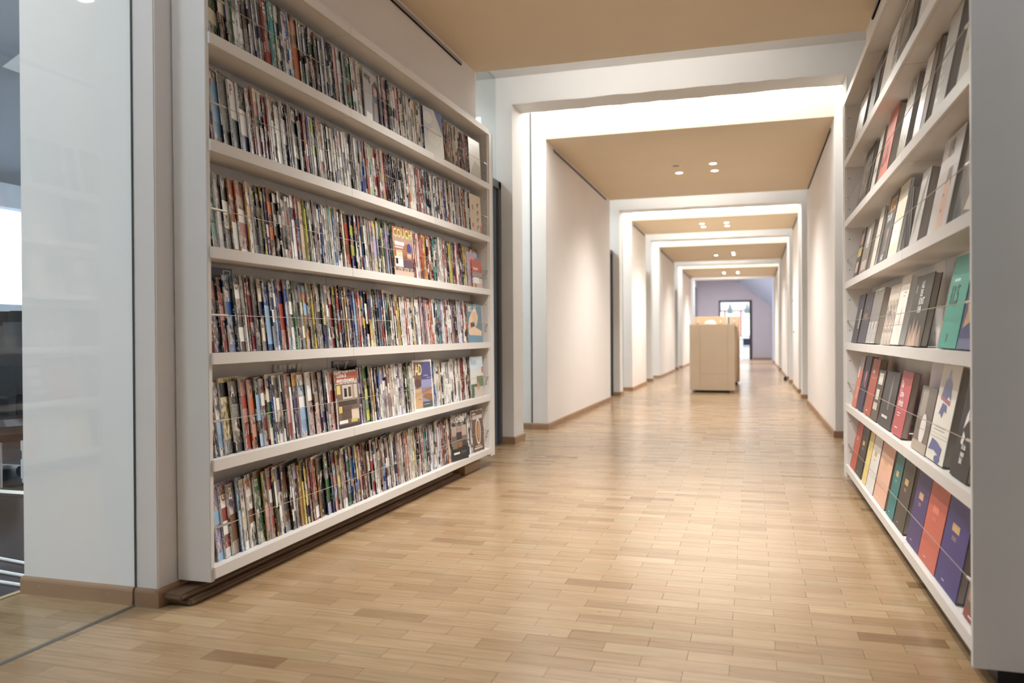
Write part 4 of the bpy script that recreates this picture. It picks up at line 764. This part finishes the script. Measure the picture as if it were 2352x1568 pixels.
# ------------------------------------------------------------------ office corner behind the glass at the left
dk = tag(empty('office_desk', (-4.35, 3.87, -.03)), 'brown topped office desk with white drawers behind the glass', 'desk')
box('desk_top', (-.95,-.42,.665), (.90,.42,.695), DESKW, dk, .004); box('drawer_unit', (.02,-.02,.05), (.50,.30,.55), WPLAST, dk, .005)
for z in (.08,.25,.42):
    f_ = box('drawer', (.03,-.035,z), (.49,-.021,z+.12), WPLAST, dk, .003); box('handle', (.17,-.05,z+.055), (.35,-.036,z+.068), GREYP, f_)
for sx in (-.94,.85):
    for sy in (-.40,.36): box('leg', (sx,sy,0), (sx+.04,sy+.04,.665), GREYP, dk, .003)
box('modesty_panel', (-.90,.33,.22), (.85,.345,.66), BLACKP, dk)
for k, (x, y, rz) in enumerate(((-4.62, 3.86, .75), (-4.24, 4.0, .62))):
    mo = tag(empty('monitor', (x, y, .665)), 'black computer monitor seen from behind, %s on the office desk' % ('left one' if k == 0 else 'right one'), 'monitor', 'monitors on the office desk'); mo.rotation_euler.z = rz
    box('screen_shell', (-.24,-.02,.14), (.24,.025,.42), BLACKP, mo, .012); box('stand', (-.03,-.045,.012), (.03,-.022,.30), BLACKP, mo, .004); box('foot', (-.11,-.1,0), (.11,.08,.012), BLACKP, mo, .004)
MBt = MB()
for k in range(4): MBt.tube([(-4.30+.05*k+.07*math.sin(t*1.3+k), 3.62+.12*math.sin(t*2+k)+.04*t, .672+.12*abs(math.sin(t*1.5+k))) for t in [q*.22 for q in range(12)]], .006, 6)
tag(MBt.build('cable_tangle', BLACKP), 'tangle of black computer cables lying on the office desk', 'cables')
o = MB().box((-4.12,3.62,.6655),(-4.0,3.70,.76)).build('paper_box', mat('beige_box', (.6,.45,.3), .6), None, .004); tag(o, 'small beige and pink box on the office desk', 'box')
oc = tag(empty('office_chair', (-3.70, 3.14, 0)), 'black swivel office chair with castors behind the glass', 'chair')
MB().lathe([(.0,.40),(.20,.40),(.25,.44),(.25,.48),(.2,.51),(0,.515)], n=36).build('seat', BLACKP, oc); box('backrest', (-.22,.2,.58), (.22,.25,1.0), BLACKP, oc, .02); MB().tube([(0,0,.12),(0,0,.41)], .03, 10).build('gas_lift', STEEL, oc); box('back_bar', (-.03,.1,.38), (.03,.23,.62), BLACKP, oc, .006)
for k in range(5):
    a = R_(72*k-52); ex, ey = .36*math.cos(a), .36*math.sin(a)
    lg = MB().tube([(0,0,.13),(ex*.5,ey*.5,.115),(ex,ey,.085)], .022, 8).build('leg', STEEL if k % 2 else BLACKP, oc)
    MB().lathe([(.03,-.022),(.034,-.015),(.034,.015),(.03,.022)], (0,0,0), 14, 0, Matrix.Translation((ex,ey,.035)) @ Matrix.Rotation(a, 4, 'Z') @ Matrix.Rotation(math.pi/2, 4, 'X')).build('castor', BLACKP, lg)
pd = tag(empty('mobile_pedestal', (-4.9, 4.3, 0)), 'low dark teal trolley on castors on the office floor', 'trolley'); box('body', (-.35,-.25,.09), (.35,.25,.20), mat('dark_teal', (.02,.06,.075), .4), pd, .01)
for sx in (-.3,.3):
    for sy in (-.2,.2): MB().lathe([(.035,-.02),(.04,0),(.035,.02)], (0,0,0), 14, 0, Matrix.Translation((sx,sy,.042)) @ Matrix.Rotation(math.pi/2, 4, 'X')).build('castor', BLACKP, pd)
for k, pts in enumerate((((-3.6,2.62,.004),(-3.1,2.56,.004),(-2.75,2.50,.004),(-2.56,2.52,.004)), ((-3.6,2.46,.004),(-3.0,2.42,.004),(-2.56,2.36,.004)), ((-3.6,2.36,.004),(-2.9,2.31,.004),(-2.56,2.28,.004)))):
    o = MB().tube(pts, .0065, 8).build('floor_cable', WPLAST); tag(o, 'white cable on the dark office floor, %s of three' % ('farthest', 'middle', 'nearest')[k], 'cable', 'white floor cables')
# lettering becomes plain mesh objects, one per title
tmp = {k: bpy.data.objects.new('lettering', f) for k, f in FONTS.items()}
for t_ in tmp.values(): COL.objects.link(t_)
dg = bpy.context.evaluated_depsgraph_get(); dg.update(); TM = {}
for k, t_ in tmp.items(): TM[k] = bpy.data.meshes.new_from_object(t_.evaluated_get(dg)); TM[k].name = 'lettering'
for t_ in tmp.values(): bpy.data.objects.remove(t_)
for name, k, parent, loc, sx in TEXTS:
    o = put(name, TM[k], parent, loc); o.rotation_euler = (math.pi/2, 0, 0); o.scale = (sx, 1, 1)
for o in S.objects:
    if o.get('category') is None and o.parent is None and o.type in {'MESH', 'EMPTY'} and not o.get('kind'): print('UNTAGGED', o.name)
